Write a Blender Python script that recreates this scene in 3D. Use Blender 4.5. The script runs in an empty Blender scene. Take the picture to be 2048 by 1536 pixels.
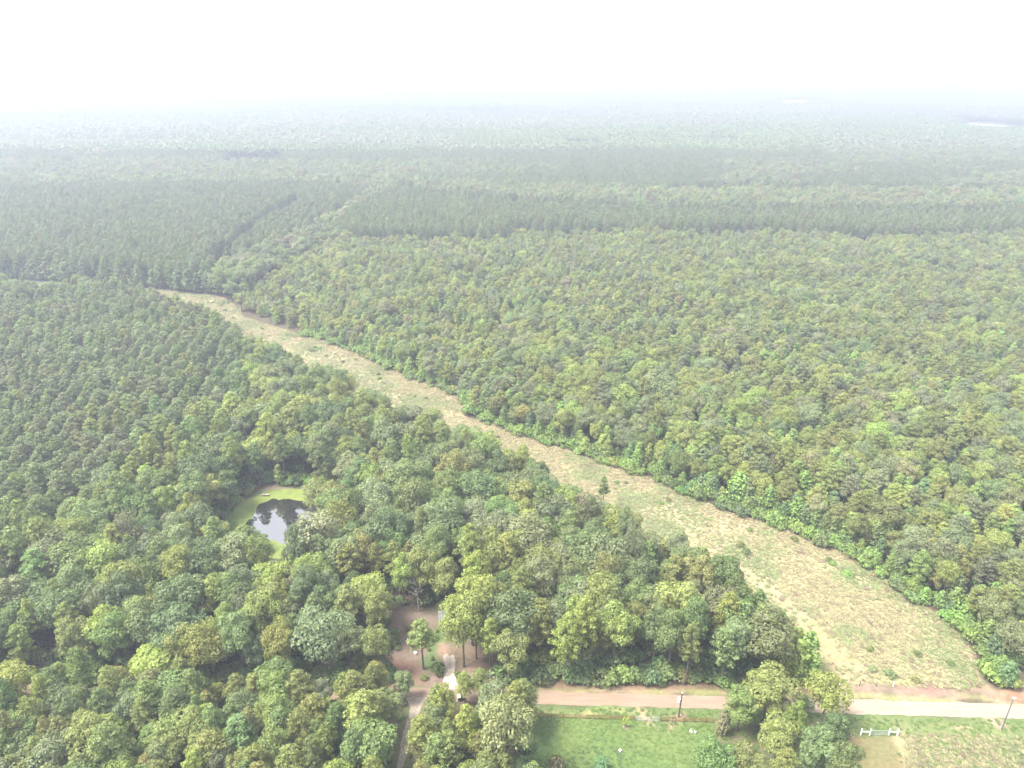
import bpy, bmesh, math, random
import numpy as np

# ------------------------------------------------------------------ camera, world, sun, exposure
H = 120.0                       # metres above the ground
FPX, CX, CY = 1430.0, 1024.0, 768.0
PITCH = math.radians(24.1)
SUN_EL, SUN_AZ = math.radians(60), math.radians(-104)   # azimuth measured from +Y (view direction) towards +X
HAZE_DENSITY = 0.00058
scene = bpy.context.scene
col = scene.collection

cam_d = bpy.data.cameras.new("camera"); cam = bpy.data.objects.new("camera", cam_d); col.objects.link(cam)
cam.location = (0, 0, H); cam.rotation_euler = (math.radians(90) - PITCH, 0, 0)
cam_d.sensor_width = 36; cam_d.lens = 36 * FPX / 2048; cam_d.clip_start = 0.5; cam_d.clip_end = 40000
scene.camera = cam

world = bpy.data.worlds.new("World"); scene.world = world; world.use_nodes = True
wn = world.node_tree; bg = wn.nodes["Background"]
sky = wn.nodes.new("ShaderNodeTexSky"); sky.sky_type = 'NISHITA'; sky.sun_disc = False
sky.sun_elevation = SUN_EL; sky.sun_rotation = SUN_AZ; sky.air_density = 1.0; sky.dust_density = 5.0; sky.altitude = 0
wmix = wn.nodes.new("ShaderNodeMixRGB"); wmix.inputs[0].default_value = 0.65      # thin white overcast over the sky
wmix.inputs[2].default_value = (8.2, 8.3, 8.5, 1)
wn.links.new(sky.outputs[0], wmix.inputs[1]); wn.links.new(wmix.outputs[0], bg.inputs[0])
bg.inputs[1].default_value = 0.055

sd = bpy.data.lights.new("sun", 'SUN'); sun = bpy.data.objects.new("sun", sd); col.objects.link(sun)
sd.energy = 2.0; sd.angle = math.radians(20); sd.color = (1.0, 0.95, 0.86)
from mathutils import Vector
sdir = Vector((math.sin(SUN_AZ) * math.cos(SUN_EL), math.cos(SUN_AZ) * math.cos(SUN_EL), math.sin(SUN_EL)))
sun.rotation_euler = sdir.to_track_quat('Z', 'Y').to_euler(); sun.location = (0, 0, 300)

scene.view_settings.view_transform = 'Standard'; scene.view_settings.look = 'None'
scene.view_settings.exposure = 3.06; scene.view_settings.gamma = 1; scene.view_settings.use_curve_mapping = False
cy = scene.cycles
cy.max_bounces = 5; cy.diffuse_bounces = 3; cy.glossy_bounces = 2; cy.transmission_bounces = 2
cy.volume_bounces = 1; cy.transparent_max_bounces = 4; cy.caustics_reflective = False; cy.caustics_refractive = False
cy.use_adaptive_sampling = True; cy.adaptive_threshold = 0.02; cy.use_denoising = True
cy.sample_clamp_indirect = 6

rng = np.random.default_rng(11)
random.seed(5)

# ------------------------------------------------------------------ projection helpers
cp, sp = math.cos(PITCH), math.sin(PITCH)
def unproj(x, y, z=0.0):
    x = np.asarray(x, float); y = np.asarray(y, float)
    a = (x - CX) / FPX; b = (CY - y) / FPX
    dx = a; dy = cp + b * sp; dz = -sp + b * cp
    t = (z - H) / dz
    return dx * t, dy * t
def proj(X, Y, Z=0.0):
    X = np.asarray(X, float); Y = np.asarray(Y, float); Zr = np.asarray(Z, float) - H
    d = Y * cp - Zr * sp
    u = Y * sp + Zr * cp
    d = np.where(d < 1, 1, d)
    return CX + FPX * X / d, CY - FPX * u / d, d
def P(x, y, z=0.0):
    a, b = unproj(x, y, z); return float(a), float(b)
def height_to(ybase, ytop):
    dep = lambda yy: PITCH + math.atan((yy - CY) / FPX)
    return H - H / math.tan(dep(ybase)) * math.tan(dep(ytop))
def inpoly(px, py, poly):
    px = np.asarray(px); py = np.asarray(py); r = np.zeros(px.shape, bool)
    n = len(poly)
    for i in range(n):
        x1, y1 = poly[i]; x2, y2 = poly[(i + 1) % n]
        if y1 == y2: continue
        c = ((y1 > py) != (y2 > py)) & (px < (x2 - x1) * (py - y1) / (y2 - y1) + x1)
        r ^= c
    return r
_lat = rng.random((256, 256))
def vnoise(x, y, s, seed=0):
    x = np.asarray(x) / s + seed * 17.3; y = np.asarray(y) / s + seed * 9.7
    xi = np.floor(x).astype(int); yi = np.floor(y).astype(int); fx = x - xi; fy = y - yi
    fx = fx * fx * (3 - 2 * fx); fy = fy * fy * (3 - 2 * fy)
    g = lambda a, b: _lat[a % 256, b % 256]
    return (g(xi, yi) * (1 - fx) + g(xi + 1, yi) * fx) * (1 - fy) + (g(xi, yi + 1) * (1 - fx) + g(xi + 1, yi + 1) * fx) * fy
def fbm(x, y, s, seed=0):
    return (vnoise(x, y, s, seed) + .5 * vnoise(x, y, s / 2.1, seed + 1) + .25 * vnoise(x, y, s / 4.3, seed + 2)) / 1.75

# ------------------------------------------------------------------ regions, traced where they lie on the ground
ROW_FAR = [(-200, 556), (0, 557), (230, 571), (400, 588), (440, 594), (470, 610), (490, 635), (540, 650), (600, 668), (680, 693), (750, 723),
           (820, 757), (900, 786), (928, 798), (935, 832), (1000, 855), (1080, 883), (1150, 908), (1300, 956), (1400, 1001), (1560, 1056),
           (1690, 1106), (1760, 1151), (1820, 1201), (1900, 1241), (1955, 1311), (1972, 1368)]
ROW_NEAR = [(1636, 1368), (1612, 1338), (1582, 1306), (1534, 1268), (1474, 1217), (1378, 1150), (1288, 1100), (1178, 1046), (1096, 1000), (998, 944),
            (900, 894), (800, 858), (700, 807), (600, 755), (540, 726), (480, 695), (400, 652), (330, 622), (200, 600), (0, 600), (-200, 596)]
ROW = ROW_FAR + ROW_NEAR
ROAD_TOP = [(-700, 1330), (-200, 1355), (0, 1366), (200, 1373), (400, 1377), (780, 1374), (1040, 1381), (1340, 1390), (1700, 1399), (2048, 1408), (2700, 1424)]
ROAD_BOT = [(-700, 1352), (-200, 1378), (0, 1389), (200, 1396), (400, 1401), (780, 1399), (1040, 1407), (1440, 1418), (1700, 1428), (2048, 1438), (2700, 1456)]
ROAD_EX = [(-700, 1322), (-200, 1347), (0, 1358), (200, 1366), (400, 1370), (1040, 1368), (1400, 1370), (1640, 1368), (1975, 1372), (2700, 1385),
           (2700, 1470), (2048, 1450), (1440, 1425), (1040, 1412), (780, 1402), (400, 1406), (0, 1394), (-200, 1384), (-700, 1360)]
SOUTH_OPEN = [(1048, 1405), (2900, 1450), (2900, 2300), (1900, 2300), (1660, 1900), (1100, 1900), (1075, 1600), (1055, 1500)]
CLEARING = [(784, 1372), (790, 1290), (770, 1245), (756, 1216), (800, 1218), (870, 1226), (930, 1226), (940, 1252), (965, 1262), (1005, 1300), (1010, 1345), (990, 1372)]
LOWPATH = [(798, 1365), (868, 1365), (862, 1420), (854, 1475), (842, 1560), (832, 1700), (766, 1700), (772, 1560), (782, 1475), (798, 1410)]
POND = [(462, 1092), (462, 1050), (480, 1014), (506, 996), (540, 985), (585, 981), (630, 990), (655, 1012), (658, 1050), (640, 1090), (600, 1122), (540, 1130), (480, 1120)]
WATER = [(488, 1052), (498, 1040), (512, 1026), (517, 1010), (532, 1004), (545, 996), (560, 999), (580, 997), (598, 1001), (622, 1004), (634, 1020),
         (632, 1055), (612, 1085), (580, 1092), (556, 1084), (536, 1078), (505, 1068)]
POND_EX = [(450, 1130), (450, 1060), (462, 1005), (500, 980), (540, 968), (600, 966), (650, 978), (675, 1040), (672, 1100), (650, 1168), (500, 1175)]
PLANT1 = [(-900, 615), (300, 615), (400, 668), (480, 712), (490, 762), (420, 860), (330, 950), (200, 1030), (60, 1110), (-60, 1180), (-900, 1400)]
PLANT2 = [(-1200, 552), (0, 557), (400, 586), (440, 566), (560, 512), (640, 470), (700, 435), (740, 402), (600, 392), (300, 394), (-1200, 420)]
CREEK = [(440, 594), (470, 606), (560, 560), (640, 508), (690, 500), (690, 460), (760, 420), (800, 408), (740, 400), (700, 435), (640, 470), (560, 512), (440, 566)]
HBAND = [(-1500, 420), (300, 394), (600, 392), (790, 402), (1000, 424), (1300, 444), (2048, 448), (3200, 452), (3200, 415), (2048, 418), (1400, 412), (1100, 402), (860, 392), (760, 366), (700, 344), (300, 336), (-1500, 350)]
PSTAND = [(690, 500), (870, 501), (1010, 500), (1020, 478), (1200, 490), (1500, 487), (1700, 498), (2048, 492), (3200, 500), (3200, 452), (2048, 448), (1300, 444), (1000, 424), (800, 408), (760, 420), (690, 460)]
LANES = [[(418, 560), (440, 566), (520, 486), (612, 424), (598, 420), (500, 482)], [(120, 515), (140, 517), (230, 468), (350, 425), (336, 422), (214, 466)],
         [(270, 545), (284, 547), (300, 520), (288, 518)], [(820, 388), (2048, 378), (2048, 374), (820, 383)], [(1120, 300), (1500, 294), (1500, 290), (1120, 295)], [(780, 233), (1300, 228), (1300, 223), (780, 228)], [(-300, 300), (500, 290), (500, 285), (-300, 294)],
         [(780, 410), (1000, 426), (1300, 446), (2048, 451), (3200, 452), (3200, 461), (2048, 460), (1300, 455), (1000, 436), (780, 420)]]
FIELDS = [[(1540, 216), (1630, 217), (1645, 201), (1560, 199)], [(1880, 256), (1960, 268), (2200, 276), (2200, 256), (2000, 250), (1910, 243)],
          [(640, 186), (960, 188), (975, 173), (700, 171)], [(450, 340), (560, 341), (570, 320), (460, 320)]]

def world_poly(poly, z=0.0):
    return [P(x, y, z) for x, y in poly]

# ------------------------------------------------------------------ materials
def newmat(name):
    m = bpy.data.materials.new(name); m.use_nodes = True
    nt = m.node_tree; return m, nt, nt.nodes["Principled BSDF"]
def node(nt, t, **kw):
    n = nt.nodes.new(t)
    for k, v in kw.items(): setattr(n, k, v)
    return n
def rampnode(nt, stops):
    r = node(nt, "ShaderNodeValToRGB"); e = r.color_ramp.elements
    while len(e) < len(stops): e.new(0.5)
    for i, (p, c) in enumerate(stops): e[i].position = p; e[i].color = (*c, 1)
    return r
def foliage_mat(name, base, trans=0.36):
    m, nt, b = newmat(name)
    at = node(nt, "ShaderNodeAttribute", attribute_type='INSTANCER', attribute_name="tint")
    geo = node(nt, "ShaderNodeNewGeometry")
    mp = node(nt, "ShaderNodeMapRange"); mp.inputs[3].default_value = 0.68; mp.inputs[4].default_value = 1.34
    nt.links.new(geo.outputs["Random Per Island"], mp.inputs[0])
    mul = node(nt, "ShaderNodeVectorMath", operation='SCALE')
    nt.links.new(at.outputs["Color"], mul.inputs[0]); nt.links.new(mp.outputs[0], mul.inputs[3])
    nt.links.new(mul.outputs[0], b.inputs["Base Color"])
    b.inputs["Roughness"].default_value = 0.6; b.inputs["Specular IOR Level"].default_value = 0.35
    tr = node(nt, "ShaderNodeBsdfTranslucent"); mx = node(nt, "ShaderNodeMixShader"); mx.inputs[0].default_value = trans
    sc2 = node(nt, "ShaderNodeVectorMath", operation='MULTIPLY'); sc2.inputs[1].default_value = (1.2, 1.45, 0.7)
    nt.links.new(mul.outputs[0], sc2.inputs[0]); nt.links.new(sc2.outputs[0], tr.inputs[0])
    out = nt.nodes["Material Output"]
    nt.links.new(b.outputs[0], mx.inputs[1]); nt.links.new(tr.outputs[0], mx.inputs[2]); nt.links.new(mx.outputs[0], out.inputs[0])
    return m
M_LEAF = foliage_mat("leaves", None)
M_NEEDLE = foliage_mat("needles", None, 0.3)
M_GRASS = foliage_mat("grass_blades", None, 0.25)
def plain(name, c1, c2=None, scale=5, rough=0.85, spec=0.2, detail=4, metal=0, bump=0):
    m, nt, b = newmat(name)
    b.inputs["Roughness"].default_value = rough; b.inputs["Specular IOR Level"].default_value = spec; b.inputs["Metallic"].default_value = metal
    if c2 is None: c2 = tuple(x * .8 for x in c1)
    tc = node(nt, "ShaderNodeTexCoord"); nz = node(nt, "ShaderNodeTexNoise"); nz.inputs["Scale"].default_value = scale; nz.inputs["Detail"].default_value = detail
    nt.links.new(tc.outputs["Object"], nz.inputs["Vector"])
    r = rampnode(nt, [(0.35, c2), (0.65, c1)]); nt.links.new(nz.outputs[0], r.inputs[0]); nt.links.new(r.outputs[0], b.inputs["Base Color"])
    if bump:
        bp = node(nt, "ShaderNodeBump"); bp.inputs["Strength"].default_value = bump; nt.links.new(nz.outputs[0], bp.inputs["Height"]); nt.links.new(bp.outputs[0], b.inputs["Normal"])
    return m
M_BARK = plain("bark", (0.13, 0.105, 0.085), (0.07, 0.055, 0.045), 3)
M_PALEBARK = plain("pale_bark", (0.25, 0.225, 0.19), (0.17, 0.15, 0.13), 2)
M_DEAD = plain("dead_wood", (0.24, 0.215, 0.205), (0.16, 0.135, 0.135), 3)

# ------------------------------------------------------------------ mesh helpers
def fast_mesh(name, verts, quads, mat, smooth=False):
    me = bpy.data.meshes.new(name)
    verts = np.asarray(verts, np.float32); quads = np.asarray(quads, np.int32)
    k = quads.shape[1]
    me.vertices.add(len(verts)); me.vertices.foreach_set("co", verts.ravel())
    me.loops.add(quads.size); me.loops.foreach_set("vertex_index", quads.ravel())
    me.polygons.add(len(quads)); me.polygons.foreach_set("loop_start", np.arange(0, quads.size, k, dtype=np.int32))
    me.polygons.foreach_set("loop_total", np.full(len(quads), k, np.int32))
    if smooth: me.polygons.foreach_set("use_smooth", np.ones(len(quads), bool))
    me.update(calc_edges=True); me.validate()
    if mat: me.materials.append(mat)
    return me
def unit(v): return v / np.maximum(np.linalg.norm(v, axis=-1, keepdims=True), 1e-9)
def leaves(cen, nor, size, aspect=1.0, rg=rng):
    """one small folded leaf-spray face per row"""
    n = len(cen); nor = unit(nor)
    t = unit(np.cross(nor, unit(rg.normal(size=(n, 3))))); b = np.cross(nor, t)
    s = size[:, None] * .5; a = aspect
    up = nor * s * .35
    v = np.stack([cen + t * s * 1.15, cen + b * s * a + up * .6, cen - t * s * (1.0 + .3 * rg.random((n, 1))) , cen - b * s * a * (.7 + .5 * rg.random((n, 1))) + up * .6], 1)
    return v.reshape(-1, 3), np.arange(4 * n).reshape(n, 4)
def rdir(n, rg=rng): return unit(rg.normal(size=(n, 3)))

def broad_crown(seed, h, R, base=.3, nl=18, npl=190, ls=.5, squash=1.0, open_=0.0):
    rg = np.random.default_rng(seed)
    zc = h * (base + 1) / 2; rz = h * (1 - base) / 2
    C = []; L = []
    for i in range(nl):
        for _ in range(20):
            d = rdir(1, rg)[0]
            if d[2] < -.55: continue
            k = rg.uniform(.42, .85)
            wid = 1.0 if d[2] > 0 else .88
            c = np.array([d[0] * R * k * wid, d[1] * R * k * wid, zc + d[2] * rz * k])
            if all(np.linalg.norm(c - o) > R * .30 for o in C): break
        C.append(c); L.append(R * rg.uniform(.22, .42))
    C = np.array(C); L = np.array(L)
    cen = []; nor = []
    for i in range(nl):
        n = int(npl * (L[i] / (R * .36)) ** 2)
        d = rdir(n, rg); d[:, 2] = np.where(d[:, 2] < -.3, -d[:, 2] * .8, d[:, 2]); d = unit(d)
        lump = 1 + .18 * np.sin(d[:, 0] * 5 + i) * np.cos(d[:, 1] * 6 - i) + .1 * rg.normal(size=n)
        p = C[i] + d * (L[i] * lump)[:, None] * np.array([1, 1, .9 * squash])
        dd = np.linalg.norm(p[:, None] - C[None], axis=2) / L[None]; dd[:, i] = 9
        keep = (dd.min(1) > .78) & (rg.random(n) > open_)
        cen.append(p[keep]); nor.append(unit(d[keep] + rg.normal(size=(keep.sum(), 3)) * .42 + np.array([0, 0, .25])))
    # inner sprays
    n = nl * 14; d = rdir(n, rg)
    cen.append(np.array([0, 0, zc]) + d * np.array([R * .55, R * .55, rz * .62]) * rg.random((n, 1)) ** .4); nor.append(d)
    cen = np.concatenate(cen); nor = np.concatenate(nor)
    size = ls * rg.uniform(.65, 1.35, len(cen)); size[-n:] *= 1.8
    return leaves(cen, nor, size, .75, rg), C, L
def tube(path, radii, k=6):
    path = np.array(path, float); n = len(path); V = []; F = []
    for i in range(n):
        t = unit(path[min(i + 1, n - 1)] - path[max(i - 1, 0)])
        a = unit(np.cross(t, [0.3, 1, 0.1])); b = np.cross(t, a)
        for j in range(k):
            an = 2 * math.pi * j / k; V.append(path[i] + (a * math.cos(an) + b * math.sin(an)) * radii[i])
    for i in range(n - 1):
        for j in range(k): F.append((i * k + j, i * k + (j + 1) % k, (i + 1) * k + (j + 1) % k, (i + 1) * k + j))
    return np.array(V), np.array(F)
def merge(parts):
    V = []; F = []; o = 0
    for v, f in parts: V.append(v); F.append(np.asarray(f) + o); o += len(v)
    return np.concatenate(V), np.concatenate(F)
def trunk_parts(seed, h, r, tips, lean=.3):
    rg = np.random.default_rng(seed); parts = []
    dx, dy = rg.normal(size=2) * lean
    f = lambda t: np.array([dx * t * t, dy * t * t, h * t])
    ts = np.linspace(-.01, .86, 7)
    rr = [r * (1.25 - .15 if i == 0 else 1) * (1 - .78 * max(t, 0)) for i, t in enumerate(ts)]
    parts.append(tube([f(t) for t in ts], rr, 7))
    for c in tips:
        t0 = min(.8, max(.25, (c[2] / h) * .72)); a = f(t0); m = (a + c) / 2 + np.array([0, 0, -.04 * h * rg.random()]) + rg.normal(size=3) * .15
        rb = r * .42 * (1 - .5 * t0)
        parts.append(tube([a, m, c], [rb, rb * .65, rb * .25], 5))
    return merge(parts)

def pine_crown(seed, h, R, base=.42, n_br=44, ls=.37, per=84):
    rg = np.random.default_rng(seed); cen = []; nor = []; tips = []
    for i in range(n_br):
        t = (i + rg.random()) / n_br
        z = h * (base + (1 - base) * t)
        prof = (1 - t) ** .62 * (.62 + .38 * min(1, t / .22)) + .06
        rad = R * prof * rg.uniform(.75, 1.12); an = i * 2.399 + rg.normal() * .35
        m = 2 if rad > R * .55 else 1
        for q in range(m):
            k = 1 - .46 * q
            c = np.array([math.cos(an) * rad * k, math.sin(an) * rad * k, z + rad * .12 * k + rg.normal() * .15])
            if q == 0: tips.append(c)
            s = (.55 + .28 * rg.random()) * R * .36 * (1 if t < .85 else .75)
            n = int(per * (.8 + .4 * rg.random())); d = rdir(n, rg); d[:, 2] = np.abs(d[:, 2]) * 1.0 - .35; d = unit(d)
            p = c + d * s * rg.uniform(.55, 1.1, (n, 1)) * np.array([1, 1, .75])
            cen.append(p); nor.append(unit(d * .9 + rg.normal(size=(n, 3)) * .55 + np.array([0, 0, .3])))
    cen = np.concatenate(cen); nor = np.concatenate(nor)
    return leaves(cen, nor, ls * rg.uniform(.6, 1.3, len(cen)), .5, rg), tips

def sapling_crown(seed, h, R, n=1100, ls=.42, base=.12):
    rg = np.random.default_rng(seed); cen = []; nor = []
    nb = 16
    for i in range(nb):
        t = (i + rg.random() * .8) / nb; rad = R * (1 - t) ** .75 * (.55 + .45 * min(1, t / .25)) + .12
        an = i * 2.4 + rg.normal() * .3; k = rg.uniform(.35, .7)
        c = np.array([math.cos(an) * rad * k, math.sin(an) * rad * k, h * (base + (1 - base) * t)]); s = rad * rg.uniform(.55, .8) + .25
        m = n // nb; d = rdir(m, rg); d[:, 2] = np.where(d[:, 2] < -.4, -d[:, 2], d[:, 2])
        cen.append(c + d * s * rg.uniform(.75, 1.1, (m, 1)) * np.array([1, 1, 1.15])); nor.append(unit(d + rg.normal(size=(m, 3)) * .45 + [0, 0, .3]))
    cen = np.concatenate(cen); nor = np.concatenate(nor)
    return leaves(cen, nor, ls * rg.uniform(.6, 1.35, len(cen)), .8, rg)
def shrub_crown(seed, h, R, n=520, ls=.38):
    rg = np.random.default_rng(seed); cen = []; nor = []
    nb = 8
    for i in range(nb):
        an = i * 2.4; k = 0 if i == 0 else rg.uniform(.3, .65)
        s = R * rg.uniform(.35, .6); c = np.array([math.cos(an) * R * k, math.sin(an) * R * k, h * rg.uniform(.35, .7) * (1 - .4 * k)])
        m = n // nb; d = rdir(m, rg); d[:, 2] = np.abs(d[:, 2]) - .25
        cen.append(c + d * s * rg.uniform(.75, 1.15, (m, 1))); nor.append(unit(d + rg.normal(size=(m, 3)) * .45 + [0, 0, .3]))
    cen = np.concatenate(cen); cen[:, 2] = np.maximum(cen[:, 2], .05); nor = np.concatenate(nor)
    return leaves(cen, nor, ls * rg.uniform(.6, 1.4, len(cen)), .8, rg)
def tuft(seed, h, R, n=34):
    rg = np.random.default_rng(seed); V = []; F = []
    for i in range(n):
        an = rg.random() * 6.283; r0 = R * .6 * rg.random() ** .5; p = np.array([math.cos(an) * r0, math.sin(an) * r0, 0])
        o = rg.random() * 6.283; L = h * rg.uniform(.5, 1.1); d = np.array([math.cos(o), math.sin(o), 0]) * L * rg.uniform(.25, .9); w = np.array([-math.sin(o), math.cos(o), 0]) * .05 * rg.uniform(.8, 1.8)
        a = len(V); V += [p - w, p + w, p + d * .5 + w * .9 + [0, 0, L * .75], p + d * .5 - w * .9 + [0, 0, L * .75], p + d + w * .3 + [0, 0, L * .8], p + d - w * .3 + [0, 0, L * .8]]
        F += [(a, a + 1, a + 2, a + 3), (a + 3, a + 2, a + 4, a + 5)]
    return np.array(V), np.array(F)

# unit-size variants (heights in metres; each placed tree scales its own)
KINDS = {}
def reg(kind, crown, trunk, h, R): KINDS.setdefault(kind, []).append((crown, trunk, h, R))
for i in range(9):
    h = 14.0; R = [3.9, 4.3, 3.6, 4.6, 4.0, 3.4, 4.4, 3.8, 4.9][i]
    (v, f), C, L = broad_crown(100 + i, h, R, [.26, .2, .3, .24, .18, .22, .3, .15, .28][i], [22, 26, 19, 30, 24, 18, 26, 22, 30][i], 350, [.34, .38, .32, .37, .34, .31, .40, .35, .37][i], open_=[0, .05, .1, 0, .15, 0, .1, 0, .2][i])
    tv, tf = trunk_parts(200 + i, h, .24, C[::2])
    reg("broad", fast_mesh("broadleaf_crown", v, f, M_LEAF), fast_mesh("broadleaf_trunk", tv, tf, M_BARK, True), h, R)
for i in range(8):
    h = 16.0; R = [2.9, 3.2, 2.6, 3.4, 2.8, 3.1, 2.5, 3.3][i]
    (v, f), tips = pine_crown(300 + i, h, R, [.42, .36, .5, .4, .46, .33, .44, .38][i], [40, 46, 34, 48, 40, 50, 36, 44][i])
    tv, tf = trunk_parts(400 + i, h, .2, tips[::3], .25)
    reg("pine", fast_mesh("pine_crown", v, f, M_NEEDLE), fast_mesh("pine_trunk", tv, tf, M_BARK, True), h, R)
for i in range(5):
    h = 8.0; R = [1.9, 1.6, 2.1, 1.7, 2.3][i]
    v, f = sapling_crown(500 + i, h, R)
    tv, tf = trunk_parts(600 + i, h, .09, [], .15)
    reg("sapling", fast_mesh("sapling_crown", v, f, M_LEAF), fast_mesh("sapling_trunk", tv, tf, M_BARK, True), h, R)
for i in range(5):
    h = 2.6; R = [1.6, 1.9, 1.4, 2.1, 1.7][i]
    v, f = shrub_crown(700 + i, h, R)
    reg("shrub", fast_mesh("shrub_foliage", v, f, M_LEAF), None, h, R)
for i in range(4):
    v, f = tuft(800 + i, .8, .5)
    reg("tuft", fast_mesh("grass_tuft", v, f, M_GRASS), None, .8, .5)

# ------------------------------------------------------------------ tones (albedo) with the words used for them
TONES = {
    'dark': ((0.074, 0.115, 0.049), 'dark green'), 'mid': ((0.113, 0.161, 0.055), 'mid green'), 'grey': ((0.147, 0.172, 0.090), 'grey-green'),
    'olive': ((0.166, 0.187, 0.052), 'olive'), 'yellow': ((0.215, 0.248, 0.060), 'yellow-green'), 'bright': ((0.163, 0.255, 0.060), 'bright green'),
    'pale': ((0.210, 0.226, 0.109), 'pale silvery'), 'brown': ((0.194, 0.171, 0.109), 'brownish'), 'blue': ((0.089, 0.161, 0.069), 'bluish green'),
}
TN = list(TONES)
def jit(tone, n=1, a=.10):
    c = np.array([TONES[t][0] for t in tone]); c = c * .72 + np.array([.138, .170, .056]) * .28; k = 1 + rng.normal(size=(len(tone), 1)) * a
    return np.clip(c * k * (1 + rng.normal(size=(len(tone), 3)) * .05), .015, .5)

# ------------------------------------------------------------------ scatter of the woods
def grid_pts(s, ymin, ymax, jitter=.42, rot=0.0, xmax=1.15):
    R_ = ymax * 1.6; c, q = math.cos(rot), math.sin(rot)
    a = np.arange(-R_, R_, s); gx, gy = np.meshgrid(a, a); gx = gx.ravel(); gy = gy.ravel()
    gx = gx + rng.uniform(-jitter, jitter, gx.size) * s; gy = gy + rng.uniform(-jitter, jitter, gy.size) * s
    X = gx * c - gy * q; Y = gx * q + gy * c
    k = (Y > ymin) & (Y < ymax) & (np.abs(X) < Y * .80 + 25)
    return X[k], Y[k]
GAPS = [[(774, 1392), (800, 1392), (820, 1500), (810, 1600), (766, 1600), (770, 1480)], [(836, 1380), (1000, 1380), (1000, 1436), (960, 1475), (850, 1475)]]
def open_ground(px, py):
    m = np.zeros(px.shape, bool)
    for pl in (ROW, ROAD_EX, SOUTH_OPEN, CLEARING, LOWPATH, POND_EX, *LANES, *FIELDS, *GAPS): m |= inpoly(px, py, pl)
    return m
Y0, Y1 = 62, 1050
trees = []          # rows: kind id, x, y, height, radius factor, tone
KID = ['broad', 'pine', 'sapling', 'shrub']
def put(kind, X, Y, hgt, wid, tone):
    for a in zip(X, Y, hgt, wid, tone): trees.append((kind, *map(float, a[:4]), a[4]))
def choose(n, opts):
    k, w = zip(*opts); return list(rng.choice(k, n, p=np.array(w) / sum(w)))

# plantations
_a, _b = P(10, 1310), P(470, 680); ROWANG = math.atan2(_b[1] - _a[1], _b[0] - _a[0])
def row_pts(sr, si, ang, j=.16):
    a = np.arange(-1800, 1800, si); r = np.arange(-1800, 1800, sr); u, w = np.meshgrid(a, r); u = u.ravel(); w = w.ravel()
    u = u + rng.uniform(-.4, .4, u.size) * si; w = w + rng.normal(size=w.size) * j * sr * .6
    X = u * math.cos(ang) - w * math.sin(ang); Y = u * math.sin(ang) + w * math.cos(ang)
    k = (Y > Y0) & (Y < Y1) & (np.abs(X) < Y * .80 + 25); return X[k], Y[k]
X, Y = row_pts(5.9, 3.8, ROWANG, .2); px, py, _ = proj(X, Y)
og = open_ground(px, py)
m = inpoly(px, py, PLANT1) & ~og & (rng.random(X.size) < .96)
mix = rng.random(m.sum())
A, B = X[m], Y[m]; big = fbm(A, B, 60, 3)
put('pine', A, B, rng.normal(14.2, 1.0, m.sum()), rng.normal(1.1, .1, m.sum()), choose(m.sum(), [('mid', 3), ('olive', 1), ('grey', 6)]))
_a, _b = P(420, 560), P(610, 424); X, Y = row_pts(6.4, 3.9, math.atan2(_b[1] - _a[1], _b[0] - _a[0])); px, py, _ = proj(X, Y); og = open_ground(px, py)
m = inpoly(px, py, PLANT2) & ~og
put('pine', X[m], Y[m], rng.normal(16.5, .8, m.sum()), rng.normal(1.0, .08, m.sum()), choose(m.sum(), [('mid', 3), ('grey', 5)]))
X, Y = grid_pts(4.7, Y0, Y1, .27, .9); px, py, _ = proj(X, Y); og = open_ground(px, py)
m = inpoly(px, py, PSTAND) & ~og
put('pine', X[m], Y[m], rng.normal(17.5, .8, m.sum()), rng.normal(.92, .07, m.sum()), choose(m.sum(), [('mid', 3), ('grey', 3)]))
FARB = [[(780, 238), (1500, 232), (1500, 268), (780, 275)], [(1560, 300), (2300, 288), (2300, 345), (1700, 348)], [(1430, 380), (1520, 352), (1600, 360), (1600, 402), (1440, 402)], [(-400, 262), (700, 250), (780, 268), (300, 285), (-400, 292)], [(1640, 205), (2400, 200), (2400, 236), (1750, 232)]]
def farb(px, py):
    r = np.zeros(px.shape, bool)
    for b_ in FARB: r |= inpoly(px, py, b_)
    return r
far = (py < 395) & ~inpoly(px, py, HBAND) & ~inpoly(px, py, PLANT2) & ~og
pat = fbm(X, Y * 2.2, 160, 7)
m = far & (pat < .60) & ~farb(px, py)
put('pine', X[m], Y[m], rng.normal(15, .8, m.sum()), rng.normal(1.0, .07, m.sum()), choose(m.sum(), [('mid', 3), ('grey', 4)]))
# hardwoods
X, Y = grid_pts(6.0, Y0, Y1, .46, .3); px, py, _ = proj(X, Y); og = open_ground(px, py)
pat = fbm(X, Y * 2.2, 160, 7)
hb = (inpoly(px, py, HBAND) | inpoly(px, py, CREEK) | ((py < 395) & ~inpoly(px, py, PLANT2) & ((pat >= .60) | farb(px, py)))) & ~og
put('broad', X[hb], Y[hb], rng.normal(15, 1.8, hb.sum()) + np.where(inpoly(px, py, HBAND) & (px > 780), 3.5, 0)[hb], rng.normal(1.0, .12, hb.sum()), choose(hb.sum(), [('grey', 5), ('olive', 1), ('mid', 2), ('brown', 1)]))
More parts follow.
